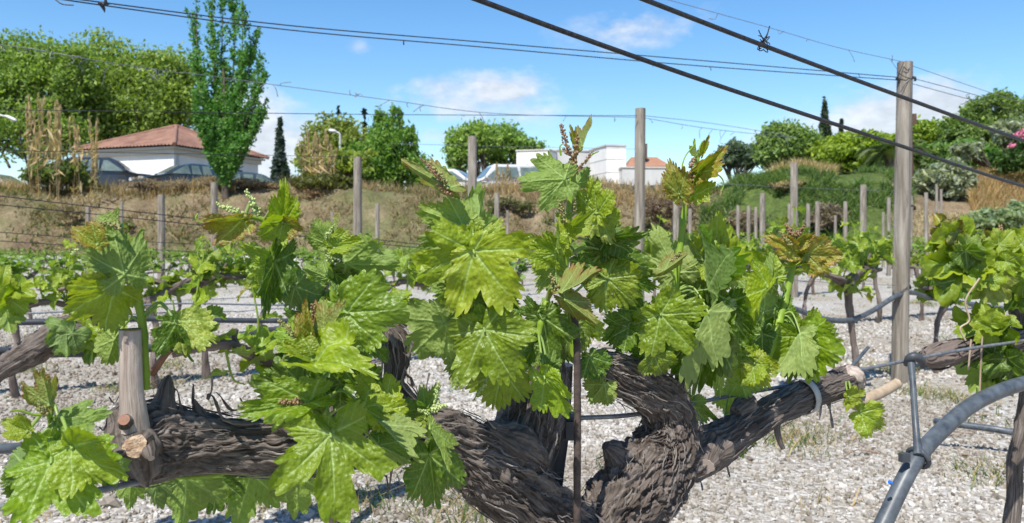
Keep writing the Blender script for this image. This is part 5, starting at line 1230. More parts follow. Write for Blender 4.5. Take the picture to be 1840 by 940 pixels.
# ---- leaves: shoot, base x, y, tip x, y, width, depth cm, tilt, roll, face, fold, tone [, curl]
LEAVES = [
    # leftmost shoot
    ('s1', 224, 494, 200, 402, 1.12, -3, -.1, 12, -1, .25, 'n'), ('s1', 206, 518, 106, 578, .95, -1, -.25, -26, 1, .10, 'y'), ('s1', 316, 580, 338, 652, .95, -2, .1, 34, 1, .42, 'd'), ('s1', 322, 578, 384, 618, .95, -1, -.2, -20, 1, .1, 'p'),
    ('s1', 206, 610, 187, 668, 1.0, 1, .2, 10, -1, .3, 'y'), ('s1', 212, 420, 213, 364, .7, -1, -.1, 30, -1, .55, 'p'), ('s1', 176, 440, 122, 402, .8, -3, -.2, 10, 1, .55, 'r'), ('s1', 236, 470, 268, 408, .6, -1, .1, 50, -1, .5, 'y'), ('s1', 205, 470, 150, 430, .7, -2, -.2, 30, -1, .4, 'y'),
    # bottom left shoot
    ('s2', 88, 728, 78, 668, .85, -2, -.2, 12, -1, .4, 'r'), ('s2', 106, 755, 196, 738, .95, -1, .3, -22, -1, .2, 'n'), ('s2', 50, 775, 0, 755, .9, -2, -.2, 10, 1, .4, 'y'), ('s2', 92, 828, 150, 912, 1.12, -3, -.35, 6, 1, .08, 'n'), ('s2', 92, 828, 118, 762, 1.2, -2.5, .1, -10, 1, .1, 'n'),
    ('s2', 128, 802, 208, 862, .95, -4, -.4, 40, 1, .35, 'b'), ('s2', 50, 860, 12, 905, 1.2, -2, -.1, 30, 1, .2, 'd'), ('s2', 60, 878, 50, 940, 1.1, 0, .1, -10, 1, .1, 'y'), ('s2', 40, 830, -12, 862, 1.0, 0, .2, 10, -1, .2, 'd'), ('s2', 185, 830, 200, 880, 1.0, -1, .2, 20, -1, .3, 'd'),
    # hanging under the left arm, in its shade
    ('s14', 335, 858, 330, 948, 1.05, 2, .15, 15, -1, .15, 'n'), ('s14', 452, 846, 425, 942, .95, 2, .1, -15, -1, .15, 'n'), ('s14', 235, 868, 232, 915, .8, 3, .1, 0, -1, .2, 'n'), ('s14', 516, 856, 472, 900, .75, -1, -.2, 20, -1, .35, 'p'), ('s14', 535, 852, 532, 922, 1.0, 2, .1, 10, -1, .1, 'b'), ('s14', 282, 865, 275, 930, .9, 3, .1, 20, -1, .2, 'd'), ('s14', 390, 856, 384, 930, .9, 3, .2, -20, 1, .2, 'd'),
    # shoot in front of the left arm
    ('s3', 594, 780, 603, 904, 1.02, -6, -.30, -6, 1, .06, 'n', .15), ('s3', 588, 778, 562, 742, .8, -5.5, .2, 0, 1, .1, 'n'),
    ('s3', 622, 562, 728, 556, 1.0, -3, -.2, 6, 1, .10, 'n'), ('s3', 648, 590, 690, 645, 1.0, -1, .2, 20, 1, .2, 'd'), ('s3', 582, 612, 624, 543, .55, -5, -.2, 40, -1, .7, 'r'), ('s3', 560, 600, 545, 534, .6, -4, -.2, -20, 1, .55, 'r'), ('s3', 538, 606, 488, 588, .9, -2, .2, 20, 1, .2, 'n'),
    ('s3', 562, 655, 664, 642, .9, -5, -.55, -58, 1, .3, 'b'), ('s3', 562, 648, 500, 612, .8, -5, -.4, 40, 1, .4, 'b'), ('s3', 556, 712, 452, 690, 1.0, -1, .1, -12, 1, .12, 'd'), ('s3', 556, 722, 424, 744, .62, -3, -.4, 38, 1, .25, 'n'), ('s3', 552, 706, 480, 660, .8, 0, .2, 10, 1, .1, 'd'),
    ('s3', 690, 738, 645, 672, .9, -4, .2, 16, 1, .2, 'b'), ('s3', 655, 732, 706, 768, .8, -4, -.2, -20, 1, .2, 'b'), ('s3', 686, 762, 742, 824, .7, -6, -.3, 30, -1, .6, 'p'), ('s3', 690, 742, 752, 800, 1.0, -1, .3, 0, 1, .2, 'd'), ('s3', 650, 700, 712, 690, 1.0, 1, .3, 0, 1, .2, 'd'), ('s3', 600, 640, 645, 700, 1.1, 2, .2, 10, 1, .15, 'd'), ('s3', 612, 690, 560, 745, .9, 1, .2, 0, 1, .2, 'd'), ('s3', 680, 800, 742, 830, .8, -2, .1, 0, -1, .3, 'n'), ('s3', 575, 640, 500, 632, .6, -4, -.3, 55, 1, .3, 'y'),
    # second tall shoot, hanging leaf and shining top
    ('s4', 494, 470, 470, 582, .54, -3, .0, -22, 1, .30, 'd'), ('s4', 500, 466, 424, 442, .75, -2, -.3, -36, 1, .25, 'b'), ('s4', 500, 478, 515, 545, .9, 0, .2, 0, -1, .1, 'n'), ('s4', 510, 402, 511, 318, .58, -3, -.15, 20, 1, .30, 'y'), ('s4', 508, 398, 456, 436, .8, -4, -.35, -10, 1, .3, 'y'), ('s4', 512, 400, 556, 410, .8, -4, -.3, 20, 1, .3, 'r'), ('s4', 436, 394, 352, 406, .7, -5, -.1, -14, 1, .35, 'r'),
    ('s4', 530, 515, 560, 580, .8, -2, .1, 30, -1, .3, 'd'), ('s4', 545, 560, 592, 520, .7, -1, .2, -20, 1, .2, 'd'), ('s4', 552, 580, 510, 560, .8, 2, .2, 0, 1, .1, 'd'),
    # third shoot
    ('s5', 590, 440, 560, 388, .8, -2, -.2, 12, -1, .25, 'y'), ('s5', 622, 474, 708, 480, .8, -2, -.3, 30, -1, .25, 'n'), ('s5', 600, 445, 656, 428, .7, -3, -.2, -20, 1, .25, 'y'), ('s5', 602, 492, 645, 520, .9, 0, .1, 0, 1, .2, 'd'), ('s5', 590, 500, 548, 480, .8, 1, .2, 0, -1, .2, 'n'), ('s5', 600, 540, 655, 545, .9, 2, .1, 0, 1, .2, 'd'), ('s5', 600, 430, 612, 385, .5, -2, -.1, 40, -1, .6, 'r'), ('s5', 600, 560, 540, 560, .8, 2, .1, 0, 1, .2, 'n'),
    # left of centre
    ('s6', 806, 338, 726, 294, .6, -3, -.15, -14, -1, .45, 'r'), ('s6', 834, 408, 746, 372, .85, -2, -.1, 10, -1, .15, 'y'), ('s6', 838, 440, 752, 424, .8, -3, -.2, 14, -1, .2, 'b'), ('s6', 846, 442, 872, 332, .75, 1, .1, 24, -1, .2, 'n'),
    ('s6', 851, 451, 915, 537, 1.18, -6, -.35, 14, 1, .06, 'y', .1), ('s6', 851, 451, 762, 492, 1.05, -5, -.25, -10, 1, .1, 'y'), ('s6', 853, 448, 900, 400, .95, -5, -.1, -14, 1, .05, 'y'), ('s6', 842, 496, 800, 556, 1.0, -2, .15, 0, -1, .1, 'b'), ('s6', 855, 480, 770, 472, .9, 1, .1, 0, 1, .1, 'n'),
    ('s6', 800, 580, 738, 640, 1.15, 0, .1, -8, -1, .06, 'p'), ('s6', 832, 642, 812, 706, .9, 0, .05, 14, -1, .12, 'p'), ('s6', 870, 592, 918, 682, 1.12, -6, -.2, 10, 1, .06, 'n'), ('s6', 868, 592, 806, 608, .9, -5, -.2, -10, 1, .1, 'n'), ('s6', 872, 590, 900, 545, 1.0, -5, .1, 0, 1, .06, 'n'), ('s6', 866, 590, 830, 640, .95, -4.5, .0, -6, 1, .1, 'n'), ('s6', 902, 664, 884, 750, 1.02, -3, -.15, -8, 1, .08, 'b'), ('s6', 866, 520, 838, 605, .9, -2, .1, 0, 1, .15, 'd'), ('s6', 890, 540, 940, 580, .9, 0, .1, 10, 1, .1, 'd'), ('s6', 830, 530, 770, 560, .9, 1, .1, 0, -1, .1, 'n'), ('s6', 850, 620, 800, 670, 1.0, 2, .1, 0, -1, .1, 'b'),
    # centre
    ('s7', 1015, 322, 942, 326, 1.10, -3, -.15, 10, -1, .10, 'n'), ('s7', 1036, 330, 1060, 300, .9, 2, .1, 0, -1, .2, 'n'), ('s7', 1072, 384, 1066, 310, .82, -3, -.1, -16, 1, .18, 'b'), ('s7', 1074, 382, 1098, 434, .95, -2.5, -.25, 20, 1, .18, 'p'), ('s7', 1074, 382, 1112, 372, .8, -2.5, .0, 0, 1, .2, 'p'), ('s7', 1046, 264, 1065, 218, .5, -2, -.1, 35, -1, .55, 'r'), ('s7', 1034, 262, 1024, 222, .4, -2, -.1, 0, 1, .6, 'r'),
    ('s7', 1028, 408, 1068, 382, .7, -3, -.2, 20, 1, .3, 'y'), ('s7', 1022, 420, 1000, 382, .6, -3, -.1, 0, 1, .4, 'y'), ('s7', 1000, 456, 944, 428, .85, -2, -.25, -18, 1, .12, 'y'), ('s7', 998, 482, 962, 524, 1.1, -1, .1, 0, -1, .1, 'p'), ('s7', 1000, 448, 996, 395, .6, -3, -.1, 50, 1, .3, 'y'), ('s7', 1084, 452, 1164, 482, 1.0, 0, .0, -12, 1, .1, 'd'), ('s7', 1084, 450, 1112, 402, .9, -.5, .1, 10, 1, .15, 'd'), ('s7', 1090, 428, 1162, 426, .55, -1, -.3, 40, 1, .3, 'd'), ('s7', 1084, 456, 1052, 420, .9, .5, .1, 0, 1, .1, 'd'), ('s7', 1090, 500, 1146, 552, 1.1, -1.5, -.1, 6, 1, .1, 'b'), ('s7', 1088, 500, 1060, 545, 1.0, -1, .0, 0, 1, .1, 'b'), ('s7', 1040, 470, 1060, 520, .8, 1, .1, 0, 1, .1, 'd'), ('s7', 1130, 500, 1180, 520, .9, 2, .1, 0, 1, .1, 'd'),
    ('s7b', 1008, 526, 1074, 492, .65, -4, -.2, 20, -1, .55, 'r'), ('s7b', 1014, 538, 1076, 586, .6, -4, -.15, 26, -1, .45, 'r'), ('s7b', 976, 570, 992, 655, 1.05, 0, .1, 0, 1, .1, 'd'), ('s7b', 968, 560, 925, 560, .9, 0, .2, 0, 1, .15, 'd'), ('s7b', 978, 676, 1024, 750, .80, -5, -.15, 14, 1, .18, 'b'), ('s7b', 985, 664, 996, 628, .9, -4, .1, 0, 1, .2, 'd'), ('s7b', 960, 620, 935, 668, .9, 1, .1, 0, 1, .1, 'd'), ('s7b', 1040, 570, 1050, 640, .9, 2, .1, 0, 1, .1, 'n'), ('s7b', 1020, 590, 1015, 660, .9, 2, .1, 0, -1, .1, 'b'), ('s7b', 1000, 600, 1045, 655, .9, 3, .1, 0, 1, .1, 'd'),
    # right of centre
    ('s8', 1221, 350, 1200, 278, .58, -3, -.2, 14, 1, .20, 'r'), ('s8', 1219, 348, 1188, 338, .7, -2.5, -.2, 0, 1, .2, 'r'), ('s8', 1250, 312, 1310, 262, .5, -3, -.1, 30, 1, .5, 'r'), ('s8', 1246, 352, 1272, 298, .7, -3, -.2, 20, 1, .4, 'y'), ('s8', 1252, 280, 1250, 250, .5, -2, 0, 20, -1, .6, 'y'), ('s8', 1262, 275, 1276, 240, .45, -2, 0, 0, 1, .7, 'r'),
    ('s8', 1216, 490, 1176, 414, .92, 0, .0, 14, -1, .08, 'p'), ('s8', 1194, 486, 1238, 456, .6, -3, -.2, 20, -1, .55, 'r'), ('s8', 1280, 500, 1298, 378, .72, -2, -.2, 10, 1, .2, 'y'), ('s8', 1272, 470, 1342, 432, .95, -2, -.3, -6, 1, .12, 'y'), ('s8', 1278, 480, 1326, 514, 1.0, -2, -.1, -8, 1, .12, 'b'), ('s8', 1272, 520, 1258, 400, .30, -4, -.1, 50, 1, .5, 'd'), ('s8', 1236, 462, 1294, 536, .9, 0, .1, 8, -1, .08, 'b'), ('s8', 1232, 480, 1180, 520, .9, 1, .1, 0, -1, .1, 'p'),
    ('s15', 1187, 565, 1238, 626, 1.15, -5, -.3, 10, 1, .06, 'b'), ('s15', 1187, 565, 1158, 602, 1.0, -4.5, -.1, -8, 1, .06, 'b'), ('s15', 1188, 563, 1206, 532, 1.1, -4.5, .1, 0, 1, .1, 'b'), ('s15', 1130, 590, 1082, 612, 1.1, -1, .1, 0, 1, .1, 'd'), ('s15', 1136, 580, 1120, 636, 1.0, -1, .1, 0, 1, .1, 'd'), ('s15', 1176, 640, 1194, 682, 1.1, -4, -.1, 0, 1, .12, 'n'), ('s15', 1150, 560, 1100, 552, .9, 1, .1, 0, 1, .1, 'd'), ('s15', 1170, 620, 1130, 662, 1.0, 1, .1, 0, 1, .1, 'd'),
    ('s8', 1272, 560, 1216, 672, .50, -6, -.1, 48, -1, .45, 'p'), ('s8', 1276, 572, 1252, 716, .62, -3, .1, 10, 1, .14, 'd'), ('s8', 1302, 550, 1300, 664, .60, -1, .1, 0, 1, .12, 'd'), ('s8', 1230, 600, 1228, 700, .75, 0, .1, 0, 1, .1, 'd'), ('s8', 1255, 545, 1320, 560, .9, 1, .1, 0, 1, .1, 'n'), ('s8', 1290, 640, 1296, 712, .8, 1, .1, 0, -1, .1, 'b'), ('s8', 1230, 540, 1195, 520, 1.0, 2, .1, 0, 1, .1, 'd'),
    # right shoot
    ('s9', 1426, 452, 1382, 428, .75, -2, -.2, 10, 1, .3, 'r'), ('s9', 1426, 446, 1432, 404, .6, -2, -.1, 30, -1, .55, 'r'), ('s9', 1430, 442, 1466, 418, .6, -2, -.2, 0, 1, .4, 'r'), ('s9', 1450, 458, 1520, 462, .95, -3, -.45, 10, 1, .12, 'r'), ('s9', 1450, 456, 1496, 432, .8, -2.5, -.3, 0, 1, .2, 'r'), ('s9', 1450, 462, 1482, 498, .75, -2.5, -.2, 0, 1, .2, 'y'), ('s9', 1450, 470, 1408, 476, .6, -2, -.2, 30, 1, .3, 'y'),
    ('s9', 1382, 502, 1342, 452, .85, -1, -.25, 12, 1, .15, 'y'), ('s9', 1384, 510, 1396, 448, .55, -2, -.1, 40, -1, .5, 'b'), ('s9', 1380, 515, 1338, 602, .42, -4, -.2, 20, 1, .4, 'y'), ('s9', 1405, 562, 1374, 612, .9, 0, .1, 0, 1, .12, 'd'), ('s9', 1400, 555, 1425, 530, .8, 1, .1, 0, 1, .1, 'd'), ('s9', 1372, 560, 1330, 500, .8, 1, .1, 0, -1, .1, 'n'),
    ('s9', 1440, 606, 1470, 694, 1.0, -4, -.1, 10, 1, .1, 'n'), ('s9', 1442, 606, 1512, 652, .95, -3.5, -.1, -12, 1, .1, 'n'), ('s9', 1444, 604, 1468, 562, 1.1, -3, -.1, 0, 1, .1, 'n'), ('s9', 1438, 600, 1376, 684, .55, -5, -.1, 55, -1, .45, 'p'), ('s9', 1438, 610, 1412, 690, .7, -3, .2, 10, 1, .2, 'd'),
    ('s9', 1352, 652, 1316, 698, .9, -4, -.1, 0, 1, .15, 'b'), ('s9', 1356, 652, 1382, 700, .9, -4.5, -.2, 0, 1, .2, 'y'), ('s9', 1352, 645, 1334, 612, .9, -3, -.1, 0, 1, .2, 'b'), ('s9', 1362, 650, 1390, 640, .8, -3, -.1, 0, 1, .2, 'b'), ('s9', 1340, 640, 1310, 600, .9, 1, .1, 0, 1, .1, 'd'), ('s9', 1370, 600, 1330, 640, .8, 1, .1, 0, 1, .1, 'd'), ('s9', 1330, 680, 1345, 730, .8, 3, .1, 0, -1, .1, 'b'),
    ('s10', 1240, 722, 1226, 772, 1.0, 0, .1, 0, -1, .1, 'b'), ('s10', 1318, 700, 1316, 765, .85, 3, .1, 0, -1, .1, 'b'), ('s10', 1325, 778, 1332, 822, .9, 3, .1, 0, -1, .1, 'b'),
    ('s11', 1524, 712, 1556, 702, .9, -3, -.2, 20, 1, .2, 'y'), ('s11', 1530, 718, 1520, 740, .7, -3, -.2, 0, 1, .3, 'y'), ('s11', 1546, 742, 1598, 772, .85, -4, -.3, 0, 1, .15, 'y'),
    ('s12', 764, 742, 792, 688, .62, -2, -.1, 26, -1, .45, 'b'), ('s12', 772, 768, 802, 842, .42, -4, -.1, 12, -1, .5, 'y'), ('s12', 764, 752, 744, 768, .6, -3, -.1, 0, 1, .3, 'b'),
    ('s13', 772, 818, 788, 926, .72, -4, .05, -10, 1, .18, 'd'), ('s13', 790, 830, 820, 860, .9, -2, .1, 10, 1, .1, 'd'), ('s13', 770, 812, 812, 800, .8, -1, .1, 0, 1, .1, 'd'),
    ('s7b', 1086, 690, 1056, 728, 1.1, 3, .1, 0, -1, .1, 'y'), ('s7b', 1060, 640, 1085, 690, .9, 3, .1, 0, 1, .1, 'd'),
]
k_hero = lambda x, y: 2.3 if (x, y) == (594, 780) else (1.4 if (x, y) in ((851, 451), (1015, 322)) else None)
hero_full = lambda x, y: (x, y) in ((594, 780), (870, 592), (1187, 565), (92, 828), (1440, 606))
for k, L_ in enumerate(LEAVES):
    sh, bx_, by_, tx_, ty_, w, dd, tilt, roll, face, fold, tone = L_[:12]; curl = L_[12] if len(L_) > 12 else .28
    rng = np.random.default_rng(900 + k)
    d = rowd(bx_) + SHOOTS[sh][1] + dd * .01
    l2 = math.hypot(tx_ - bx_, ty_ - by_) / F_PX * d
    if not hero_full(bx_, by_): w *= rng.uniform(.86, 1.14); roll += rng.normal(0, 9); tilt += rng.normal(0, .10); curl *= rng.uniform(.3, 2.0); fold = max(.03, fold + rng.normal(0, .06))
    b = P(bx_, by_, d); t = P(tx_, ty_, d + tilt * l2)
    A3, L = axes(b, t, roll, face)
    mb = MB(); hero = l2 > .03
    add_leaf(mb, rng, A3, b, L * .98, w * (.97 if hero_full(bx_, by_) else .88), nr=22 if hero else 12, na=280 if hero else 150, fold=fold, curl=curl * (1 if face > 0 else -.3), wav=1.0, lobe=(.3 + 1.1 * rng.random()) if k_hero(bx_, by_) is None else k_hero(bx_, by_), basal=rng.uniform(.72, .95) if hero_full(bx_, by_) else rng.uniform(.45, .8))
    # the leaf stalk, from the nearest point of its shoot
    sp = shoot_p[sh]; q = sp[np.argmin(np.linalg.norm(sp - (b + (b - t) * .25), axis=1))]
    if np.linalg.norm(q - b) < .11:
        mid = (q + b) / 2 + np.array([0, .004, .010]) - (t - b) * .08
        n0 = mb.n; mb.tube(np.array([q, mid, b, b + (t - b) * .04]), np.array([.0015, .0012, .0011, .0006]), 7, False, sub=6, vein=.75)
    o = mb.build('leaf', M['leaf'], shoot_o[sh], origin=b)
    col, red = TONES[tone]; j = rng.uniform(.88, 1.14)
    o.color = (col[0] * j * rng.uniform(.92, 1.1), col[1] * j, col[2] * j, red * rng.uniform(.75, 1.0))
# ---- flower buds: shoot, base, tip, radius px, kind
for k, (sh, x0, y0, x1, y1, r, mt) in enumerate([
    ('s1', 158, 440, 128, 456, 7, 'bud_green'), ('s1', 215, 408, 170, 398, 8, 'bud'), ('s2', 80, 745, 70, 722, 8, 'bud'), ('s3', 560, 590, 562, 545, 9, 'bud_brown'), ('s3', 532, 604, 500, 576, 9, 'bud'), ('s3', 540, 726, 502, 722, 10, 'bud_brown'), ('s4', 436, 386, 388, 366, 9, 'bud_green'), ('s4', 466, 386, 442, 342, 10, 'bud_green'),
    ('s5', 592, 470, 584, 448, 7, 'bud_green'), ('s5', 586, 425, 602, 405, 6, 'bud_green'), ('s6', 812, 352, 786, 332, 9, 'bud_brown'), ('s6', 800, 330, 768, 288, 9, 'bud'), ('s6', 790, 322, 756, 284, 7, 'bud_brown'), ('s7', 1030, 300, 1038, 240, 9, 'bud_brown'), ('s7', 1022, 278, 1008, 222, 9, 'bud_brown'), ('s7', 1036, 310, 1068, 268, 6, 'bud_brown'), ('s7', 1016, 400, 1004, 360, 8, 'bud'), ('s7', 1030, 380, 1032, 355, 6, 'bud'),
    ('s7b', 1002, 522, 988, 494, 9, 'bud'), ('s7b', 1020, 505, 1066, 486, 9, 'bud_brown'), ('s8', 1240, 345, 1244, 284, 11, 'bud_brown'), ('s8', 1236, 352, 1230, 322, 6, 'bud_brown'), ('s8', 1206, 470, 1224, 452, 6, 'bud'), ('s9', 1424, 425, 1412, 402, 7, 'bud_brown'), ('s9', 1432, 424, 1446, 404, 7, 'bud_brown'), ('s9', 1420, 440, 1400, 416, 6, 'bud'), ('s12', 782, 728, 788, 688, 7, 'bud_green'), ('s12', 776, 736, 802, 728, 8, 'bud_green'), ('s12', 768, 742, 750, 736, 6, 'bud_green'), ('s6', 872, 690, 850, 720, 5, 'bud_green')]):
    d = rowd(x0) + SHOOTS[sh][1] - .03; rng = np.random.default_rng(300 + k); mb = MB(); b = P(x0, y0, d); t = P(x1, y1, d - .004)
    bud_cluster(mb, b, t, r / F_PX * d, rng, 50)
    sp = shoot_p[sh]; q = sp[np.argmin(np.linalg.norm(sp - b, axis=1))]
    if np.linalg.norm(q - b) < .06: mb.tube(np.array([q, (q + b) / 2 + [0, -.002, .002], b]), .0011, 6, False, sub=4)
    mb.build('flower_cluster', M[mt], shoot_o[sh], origin=b)
for sh, pts in [('s8', [(1232, 318), (1226, 300), (1232, 280), (1246, 262), (1250, 252)]), ('s8', [(1272, 318), (1288, 314), (1298, 322), (1300, 334), (1296, 344)]), ('s8', [(1224, 322), (1216, 312), (1206, 308)]), ('s2', [(86, 745), (60, 745), (38, 738), (20, 738)]), ('s7', [(1008, 280), (1006, 264), (1012, 258)]), ('s7', [(1052, 290), (1064, 278), (1076, 272)]), ('s9', [(1448, 455), (1438, 470), (1430, 476)]), ('s4', [(360, 400), (352, 392), (356, 384)])]:
    q = np.array([P(x, y, rowd(x) + SHOOTS[sh][1] - .03) for x, y in pts]); mb = MB(); mb.tube(q, np.linspace(.0011, .0005, len(q)), 6, sub=6); mb.build('tendril', M['shoot'], shoot_o[sh], origin=q[0])

# ================================================================== THE OTHER VINES
def lod_leaf(seed, nr, na):
    rng = np.random.default_rng(seed); mb = MB()
    add_leaf(mb, rng, np.eye(3), np.zeros(3), 1.0, rng.uniform(.85, 1.1), nr=nr, na=na, fold=rng.uniform(.05, .45), curl=rng.uniform(-.1, .7), wav=1.3, teeth=1.0)
    return mb.build('leaf', M['leaf'], link=False)
LEAF_MID = [lod_leaf(4000 + i, 8, 92) for i in range(9)]
def leaf_dir_matrix(y, n):
    y = y / np.linalg.norm(y); n = n - y * (n @ y); n /= np.linalg.norm(n); x = np.cross(y, n)
    return Matrix(((x[0], y[0], n[0]), (x[1], y[1], n[1]), (x[2], y[2], n[2])))
def far_leaf_arrays(rng):
    th = np.linspace(-np.pi, np.pi, 13)[:-1]; r = np.array([.15, .62, .68, .52, .9, .62, 1., .62, .9, .52, .68, .62])
    return np.concatenate([[[0, 0, 0]], np.stack([np.sin(th) * r, np.cos(th) * r, rng.uniform(-.12, .22, 12)], -1)]), np.array([[0, i + 1, (i + 1) % 12 + 1] for i in range(12)])
def make_vine(seed, label, H=.55, n_shoots=9, leafs=True, leaf_size=(.035, .075), spread=.46, thick=.82, nl=(4, 7), top=.24):
    """a row vine along +x: trunk, two arms, shoots with leaves"""
    rng = np.random.default_rng(seed)
    root = empty('grape_vine', label, 'grape vine')
    lx = rng.normal(0, .05)
    def tube(name, pts, rad, sub=5, mat='bark_grey', ns=26, amp=.15):
        mb = MB(); mb.tube(np.array(pts, float), np.array(rad) * thick, ns, sub=sub + 4, disp=bark_disp(seed * 1.7, amp * 1.2, 3, 5, .5), bark=True); return mb.build(name, M[mat], root)
    hx, hy = lx + rng.normal(0, .03), rng.normal(0, .03)
    tube('trunk', [(lx * .2, 0, -.06), (lx * .5 + rng.normal(0, .02), rng.normal(0, .02), H * .3), (lx + rng.normal(0, .025), rng.normal(0, .02), H * .65), (hx, hy, H)], [.028, .021, .021, .034])
    ends = []
    for s in (-1, 1):
        L = spread * rng.uniform(.7, 1.1); z1 = H + rng.uniform(-.02, .1)
        pts = [(hx, hy, H - .03), (hx + s * L * .35, hy + rng.normal(0, .02), H + .03 + rng.normal(0, .02)), (hx + s * L * .7, rng.normal(0, .025), z1 + rng.normal(0, .015)), (hx + s * L, rng.normal(0, .03), z1)]
        tube('arm', pts, [.032, .023, .018, .012]); ends.append(catmull(np.array(pts), 8))
    for i in range(3):
        a = ends[i % 2]; b = a[rng.integers(6, len(a))]; tube('spur', [b, b + [rng.normal(0, .01), 0, .03], b + [rng.normal(0, .02), rng.normal(0, .01), rng.uniform(.05, .09)]], [.014, .012, .010], 3, ns=10)
    far = MB()
    for i in range(n_shoots):
        a = ends[i % 2]; b = a[rng.integers(1, len(a))]
        h = top * rng.uniform(.35, 1.1) * (1 if i % 5 else -.5); tipv = b + np.array([rng.normal(0, .05), rng.normal(0, .05), h]); mid = (b + tipv) / 2 + rng.normal(0, .015, 3)
        q = catmull(np.array([b, mid, tipv]), 5); mb = MB(); mb.tube(q, np.linspace(.0045, .0022, len(q)), 6); sh = mb.build('shoot', M['shoot'], root)
        m = rng.integers(*nl)
        for k in range(m):
            f = (k + .7) / m; p = q[int(f * (len(q) - 1))]; an = k * 2.4 + rng.uniform(0, 1.5)
            out = np.array([math.cos(an), math.sin(an), rng.uniform(-.1, .5)]); sz = rng.uniform(*leaf_size) * (1.15 - .65 * f)
            pb = p + out * .028; y = out + np.array([0, 0, rng.uniform(-1.1, .2)]); n = np.array([0, 0, 1.]) + out * .35 + rng.normal(0, .4, 3)
            Rm = leaf_dir_matrix(y, n)
            if leafs:
                o = bpy.data.objects.new('leaf', LEAF_MID[rng.integers(0, len(LEAF_MID))]); COL.objects.link(o); o.parent = sh
                o.matrix_local = Matrix.Translation(pb) @ Rm.to_4x4() @ Matrix.Scale(sz, 4)
                c, red = TONES[rng.choice(['n', 'b', 'y', 'y', 'r' if f > .8 else 'b'])]; j = rng.uniform(.85, 1.15); o.color = (c[0] * j, c[1] * j, c[2] * j, red * .8)
            else:
                v, F = far_leaf_arrays(rng); far.add(v * sz * 1.15 @ np.array(Rm).T + pb, F, vein=np.zeros(len(v)), rim=np.zeros(len(v)), lco=v)
    if not leafs:
        o = far.build('foliage', M['leaf'], root); o.color = (.15, .265, .025, .1); tag(o, kind='stuff')
    return root
def put(o, x, y, rz=None, s=1.0, label=None, group=None, fresh=False):
    r = o if fresh else copy_tree(o)
    r.location = (x, y, 0.0); r.rotation_euler = (0, 0, math.atan2(ROWD[1], ROWD[0]) + (rz or 0)); r.scale = (s, s, s)
    if label: r['label'] = label
    if group: r['group'] = group
    return r
def on_row(px, c): d = rowd(px, c); return (px - CX) / F_PX * d, d
used = set()
def place(proto, *a, **k):
    f = proto.name not in used; used.add(proto.name); return put(proto, *a, fresh=f, **k)
mids = [make_vine(60 + i, 'vine', H=.50 + .03 * (i % 3), n_shoots=13, leaf_size=(.055, .098), top=.25, nl=(3, 7)) for i in range(4)]
# second row: the vines round the tall right hand post and behind the near vine
for i, (x, y, lab, rz, s) in enumerate([
    (*P(606, 425, 2.10)[:2], 'vine whose pale trunk shows under the large leaf at the bottom left of centre', .15, .82),
    (*P(1538, 425, 3.98)[:2], 'vine with a dark forked trunk left of the tall right hand post', 0, .98),
    (*P(1688, 425, 4.5)[:2], 'vine with a crooked trunk just right of the tall right hand post', .1, .9)]):
    place(mids[(i + 1) % 4], x, y, rz, s, label=lab)
# third row
for i, (px, dd, lab) in enumerate([(40, 3.75, 'small leafed vine at the left edge above the hoses'), (285, 4.0, 'vine with a slim trunk directly behind the leftmost green shoot'), (376, 4.26, 'vine with a trunk standing alone on the gravel left of the near shoots'), (520, 4.5, 'vine behind the tall left shoot and the hanging leaf'), (700, 4.75, 'vine with a rough dark head in the gap left of the central leaves'),
                               (1255, 5.6, 'vine behind the right hand shoots left of the bent stem'), (1345, 6.2, 'vine behind the bent right hand stem'), (1448, 6.6, 'vine left of the dark forked trunk one row back'), (1580, 7.2, 'vine just left of the tall post one row back'), (1655, 7.5, 'vine just right of the tall post one row back'), (1765, 8.2, 'vine behind the right hand vine one row back')]):
    x, y = (px - CX) / F_PX * dd, dd
    place(mids[i % 4], x, y, .1 * ((i * 7) % 3 - 1), (.93 + .05 * (i % 3)) * (1 - .13 * max(0, min(1, (1100 - px) / 500))), label=lab)
fars = [make_vine(160 + i, 'vine', H=.50 + .04 * (i % 2), n_shoots=9, leafs=False, leaf_size=(.05, .085), top=.27) for i in range(5)]
rng = np.random.default_rng(8)
NAMES = ['fourth', 'fifth', 'sixth', 'seventh', 'eighth', 'ninth', 'tenth', 'eleventh', 'twelfth']
for r, c in enumerate([6.28, 8.3, 10.3, 12.3, 14.3, 16.3, 18.3, 20.2]):
    px = -70.0
    while px < 1960:
        d = rowd(px, c); x = (px - CX) / F_PX * d
        if d < 25 - (4 if px > 1560 else 0):
            place(fars[rng.integers(0, 5)], x + rng.normal(0, .05), d + rng.normal(0, .05), rng.normal(0, .08), rng.uniform(.86, 1.04) * (1 - (.22 + .02 * r) * max(0, min(1, (1250 - px) / 500))),
                  label='small vine in the %s row back from the camera' % NAMES[r], group='vines of the %s row' % NAMES[r])
        step = .92 / (d / F_PX) * .82 * (1 - .38 * max(0, (px - CX) / F_PX)); px += max(step * .92, 8)
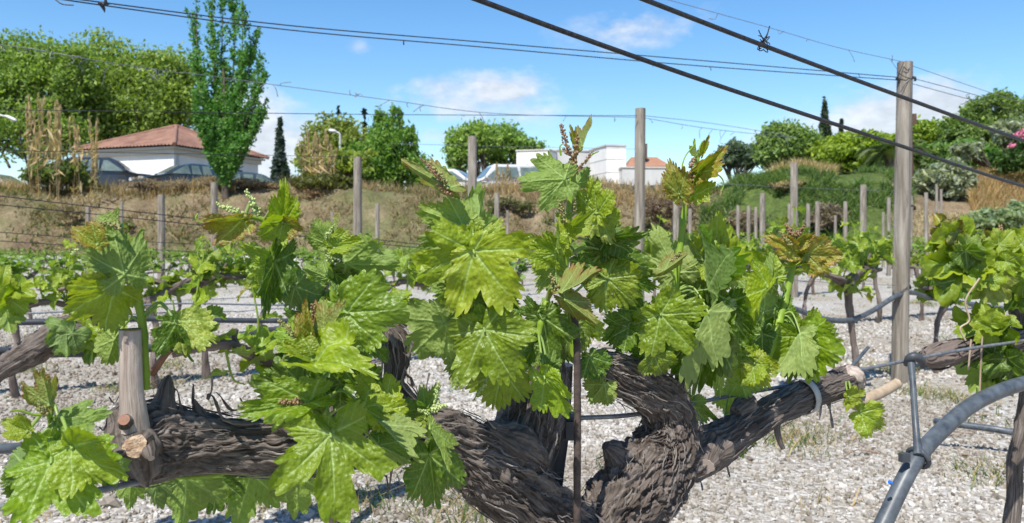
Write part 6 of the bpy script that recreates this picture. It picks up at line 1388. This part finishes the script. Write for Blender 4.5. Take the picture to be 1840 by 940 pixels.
# second row, far left: only its thick arm reaches into the photo
lv = empty('grape_vine', 'vine at the left edge whose dark knotted arm reaches in behind the bottom left leaves', 'grape vine', P(-90, 425, 1.75) * np.array([1, 1, 0]))
o_ = np.array(lv.location)
p3 = np.array([P(-95, 1046, 1.75), P(-92, 850, 1.75), P(-85, 745, 1.75), P(-40, 690, 1.75), P(20, 652, 1.76), (P(70, 622, 1.77)), P(110, 600, 1.78), P(150, 588, 1.8), P(175, 580, 1.82)]); rr = np.array([32, 30, 30, 24, 21, 27, 30, 24, 14]) / F_PX * 1.76
mb = MB(); mb.tube(p3, rr, 64, sub=10, disp=bark_disp(5.5, .18, 4, 6, .2), bark=True); mb.build('arm', M['bark'], lv, origin=o_)
def loose_leaf(parent, o_, bx_, by_, tx_, ty_, d, tone, seed, roll=0, face=1, tilt=0.0, name='leaf'):
    rng = np.random.default_rng(seed); l2 = math.hypot(tx_ - bx_, ty_ - by_) / F_PX * d; b = P(bx_, by_, d); t = P(tx_, ty_, d + tilt * l2); A3, L = axes(b, t, roll, face)
    o = bpy.data.objects.new(name, LEAF_MID[rng.integers(0, len(LEAF_MID))]); COL.objects.link(o); o.parent = parent
    m = Matrix([list(r) for r in A3]).to_4x4(); o.matrix_local = Matrix.Translation(b - o_) @ m @ Matrix.Scale(L, 4)
    c, red = TONES[tone]; j = rng.uniform(.88, 1.15); o.color = (c[0] * j, c[1] * j, c[2] * j, red); return o
for k, (a, b, c_, d_, dd, t) in enumerate([(120, 590, 118, 640, 1.74, 'd'), (150, 600, 176, 630, 1.78, 'b'), (170, 560, 200, 520, 1.8, 'n'), (190, 575, 205, 620, 1.82, 'b'), (175, 600, 160, 655, 1.8, 'd'), (200, 590, 214, 562, 1.85, 'y'), (130, 600, 100, 640, 1.74, 'd'), (160, 560, 140, 520, 1.8, 'y'), (20, 540, 40, 500, 1.75, 'b'), (10, 560, 20, 600, 1.75, 'b'), (0, 520, 10, 480, 1.74, 'y'), (30, 520, 60, 530, 1.75, 'y')]):
    loose_leaf(lv, o_, a, b, c_, d_, dd, t, 7000 + k, roll=(k * 37) % 50 - 25, face=1 if k % 3 else -1, tilt=-.2)

# ---- the right hand vine of the near row
rvd = 1.5
RB = P(1832, 425, rvd); RB[2] = 0
rv = empty('grape_vine', 'vine at the right edge with a bare grey arm pointing left and bright leaves', 'grape vine', RB)
for nm, pts, mt in [('trunk', [(1806, 1160, 22), (1812, 1000, 15), (1822, 900, 14), (1824, 830, 13), (1838, 760, 13), (1848, 690, 15), (1858, 620, 26), (1850, 570, 34), (1848, 520, 28), (1842, 490, 20)], 'bark'), ('arm', [(1870, 600, 22), (1830, 612, 19), (1780, 620, 17), (1730, 628, 18), (1690, 640, 19), (1668, 643, 15), (1660, 645, 8)], 'bark_grey')]:
    p3 = np.array([P(x, y, rvd - .12 * (nm == 'arm') * (1870 - x) / 200) for x, y, r in pts]); rr = np.array([r / F_PX * rvd for _, _, r in pts]); mb = MB()
    mb.tube(p3, rr, 72, sub=12, disp=bark_disp(31 + len(pts), .16, 4, 6, .14), bark=True); mb.build(nm, M[mt], rv, origin=RB)
sbm = MB(); bark_strips(sbm, p3, rr, 60, 5, .002); tag(sbm.build('bark_strip', M['bark_grey'], rv, smooth=False, origin=RB), kind='stuff')
rsh = []
for pts in ([(1840, 560), (1800, 500), (1760, 470), (1725, 440), (1700, 415)], [(1845, 540), (1815, 490), (1800, 450), (1790, 425)], [(1850, 520), (1840, 470), (1835, 430)], [(1790, 615), (1785, 590), (1776, 575)], [(1800, 625), (1795, 645), (1790, 660)]):
    q = np.array([P(x, y, rvd - .04) for x, y in pts]); mb = MB(); mb.tube(q, np.linspace(.006, .003, len(q)), 10, sub=5); rsh.append((mb.build('shoot', M['shoot'], rv, origin=q[0]), q[0]))
for k, (si, a, b, c_, d_, t, roll, face, tilt) in enumerate([
    (0, 1726, 448, 1664, 492, 'y', -10, 1, -.3), (0, 1722, 470, 1690, 540, 'b', 0, 1, -.2), (0, 1730, 500, 1706, 546, 'd', 10, 1, .2), (0, 1735, 450, 1768, 470, 'd', 20, 1, .1), (0, 1712, 440, 1668, 440, 'b', 30, 1, -.2), (0, 1704, 424, 1684, 386, 'r', 10, 1, -.1), (0, 1702, 420, 1722, 392, 'r', 0, -1, -.1), (0, 1745, 455, 1728, 418, 'b', 0, -1, 0), (0, 1750, 460, 1790, 440, 'y', 0, 1, -.2),
    (1, 1779, 506, 1745, 530, 'p', -10, 1, -.2), (1, 1779, 506, 1812, 540, 'p', 0, 1, -.3), (1, 1780, 504, 1800, 480, 'b', 0, 1, -.1), (1, 1800, 470, 1768, 440, 'y', 20, 1, -.2), (1, 1792, 445, 1776, 412, 'r', 0, -1, 0), (1, 1795, 440, 1822, 412, 'y', 0, 1, -.2), (1, 1808, 470, 1845, 480, 'b', 0, 1, -.2), (1, 1790, 470, 1745, 480, 'd', 0, 1, .1),
    (2, 1838, 460, 1812, 430, 'y', 0, 1, -.1), (2, 1836, 440, 1850, 402, 'y', 0, 1, -.1), (2, 1842, 480, 1880, 470, 'b', 0, 1, 0), (2, 1835, 450, 1806, 455, 'y', 30, 1, -.2), (2, 1835, 520, 1810, 560, 'd', 0, 1, .1), (2, 1840, 500, 1835, 545, 'b', 10, 1, 0),
    (3, 1782, 590, 1748, 575, 'y', 0, 1, -.2), (3, 1785, 585, 1820, 640, 'b', 40, 1, -.2), (3, 1780, 580, 1720, 606, 'b', 50, 1, -.2), (3, 1790, 590, 1800, 560, 'd', 0, 1, .1), (3, 1776, 578, 1766, 548, 'y', 0, 1, -.1),
    (4, 1790, 645, 1746, 714, 'y', 0, -1, .0), (4, 1800, 650, 1812, 705, 'd', 0, 1, .1), (4, 1785, 640, 1735, 650, 'd', 0, 1, .1), (4, 1810, 645, 1830, 690, 'd', 20, 1, .1), (4, 1795, 640, 1770, 690, 'd', 0, 1, .1)]):
    sh, q0 = rsh[si]
    loose_leaf(sh, q0, a, b, c_, d_, rvd - .06 - .015 * (k % 4), t, 7200 + k, roll, face, tilt)
for k, (x0, y0, x1, y1) in enumerate([(1700, 428, 1690, 402), (1796, 432, 1798, 405), (1772, 452, 1762, 428), (1832, 440, 1826, 418)]):
    mb = MB(); bud_cluster(mb, P(x0, y0, rvd - .08), P(x1, y1, rvd - .08), .008, np.random.default_rng(k), 40); mb.build('flower_cluster', M['bud_brown' if k % 2 else 'bud'], rsh[min(k, 2)][0], origin=rsh[min(k, 2)][1])
# pale string hanging from the right vine
for pts in ([(1760, 500), (1735, 540), (1742, 575), (1725, 590), (1735, 612)], [(1765, 605), (1763, 640), (1760, 712)], [(1745, 610), (1742, 640), (1740, 665)]):
    mb = MB(); mb.tube(np.array([P(x, y, rvd - .14) for x, y in pts]), .0016, 6, sub=6); mb.build('dry_stem', M['tan_cane'], rv, origin=RB)
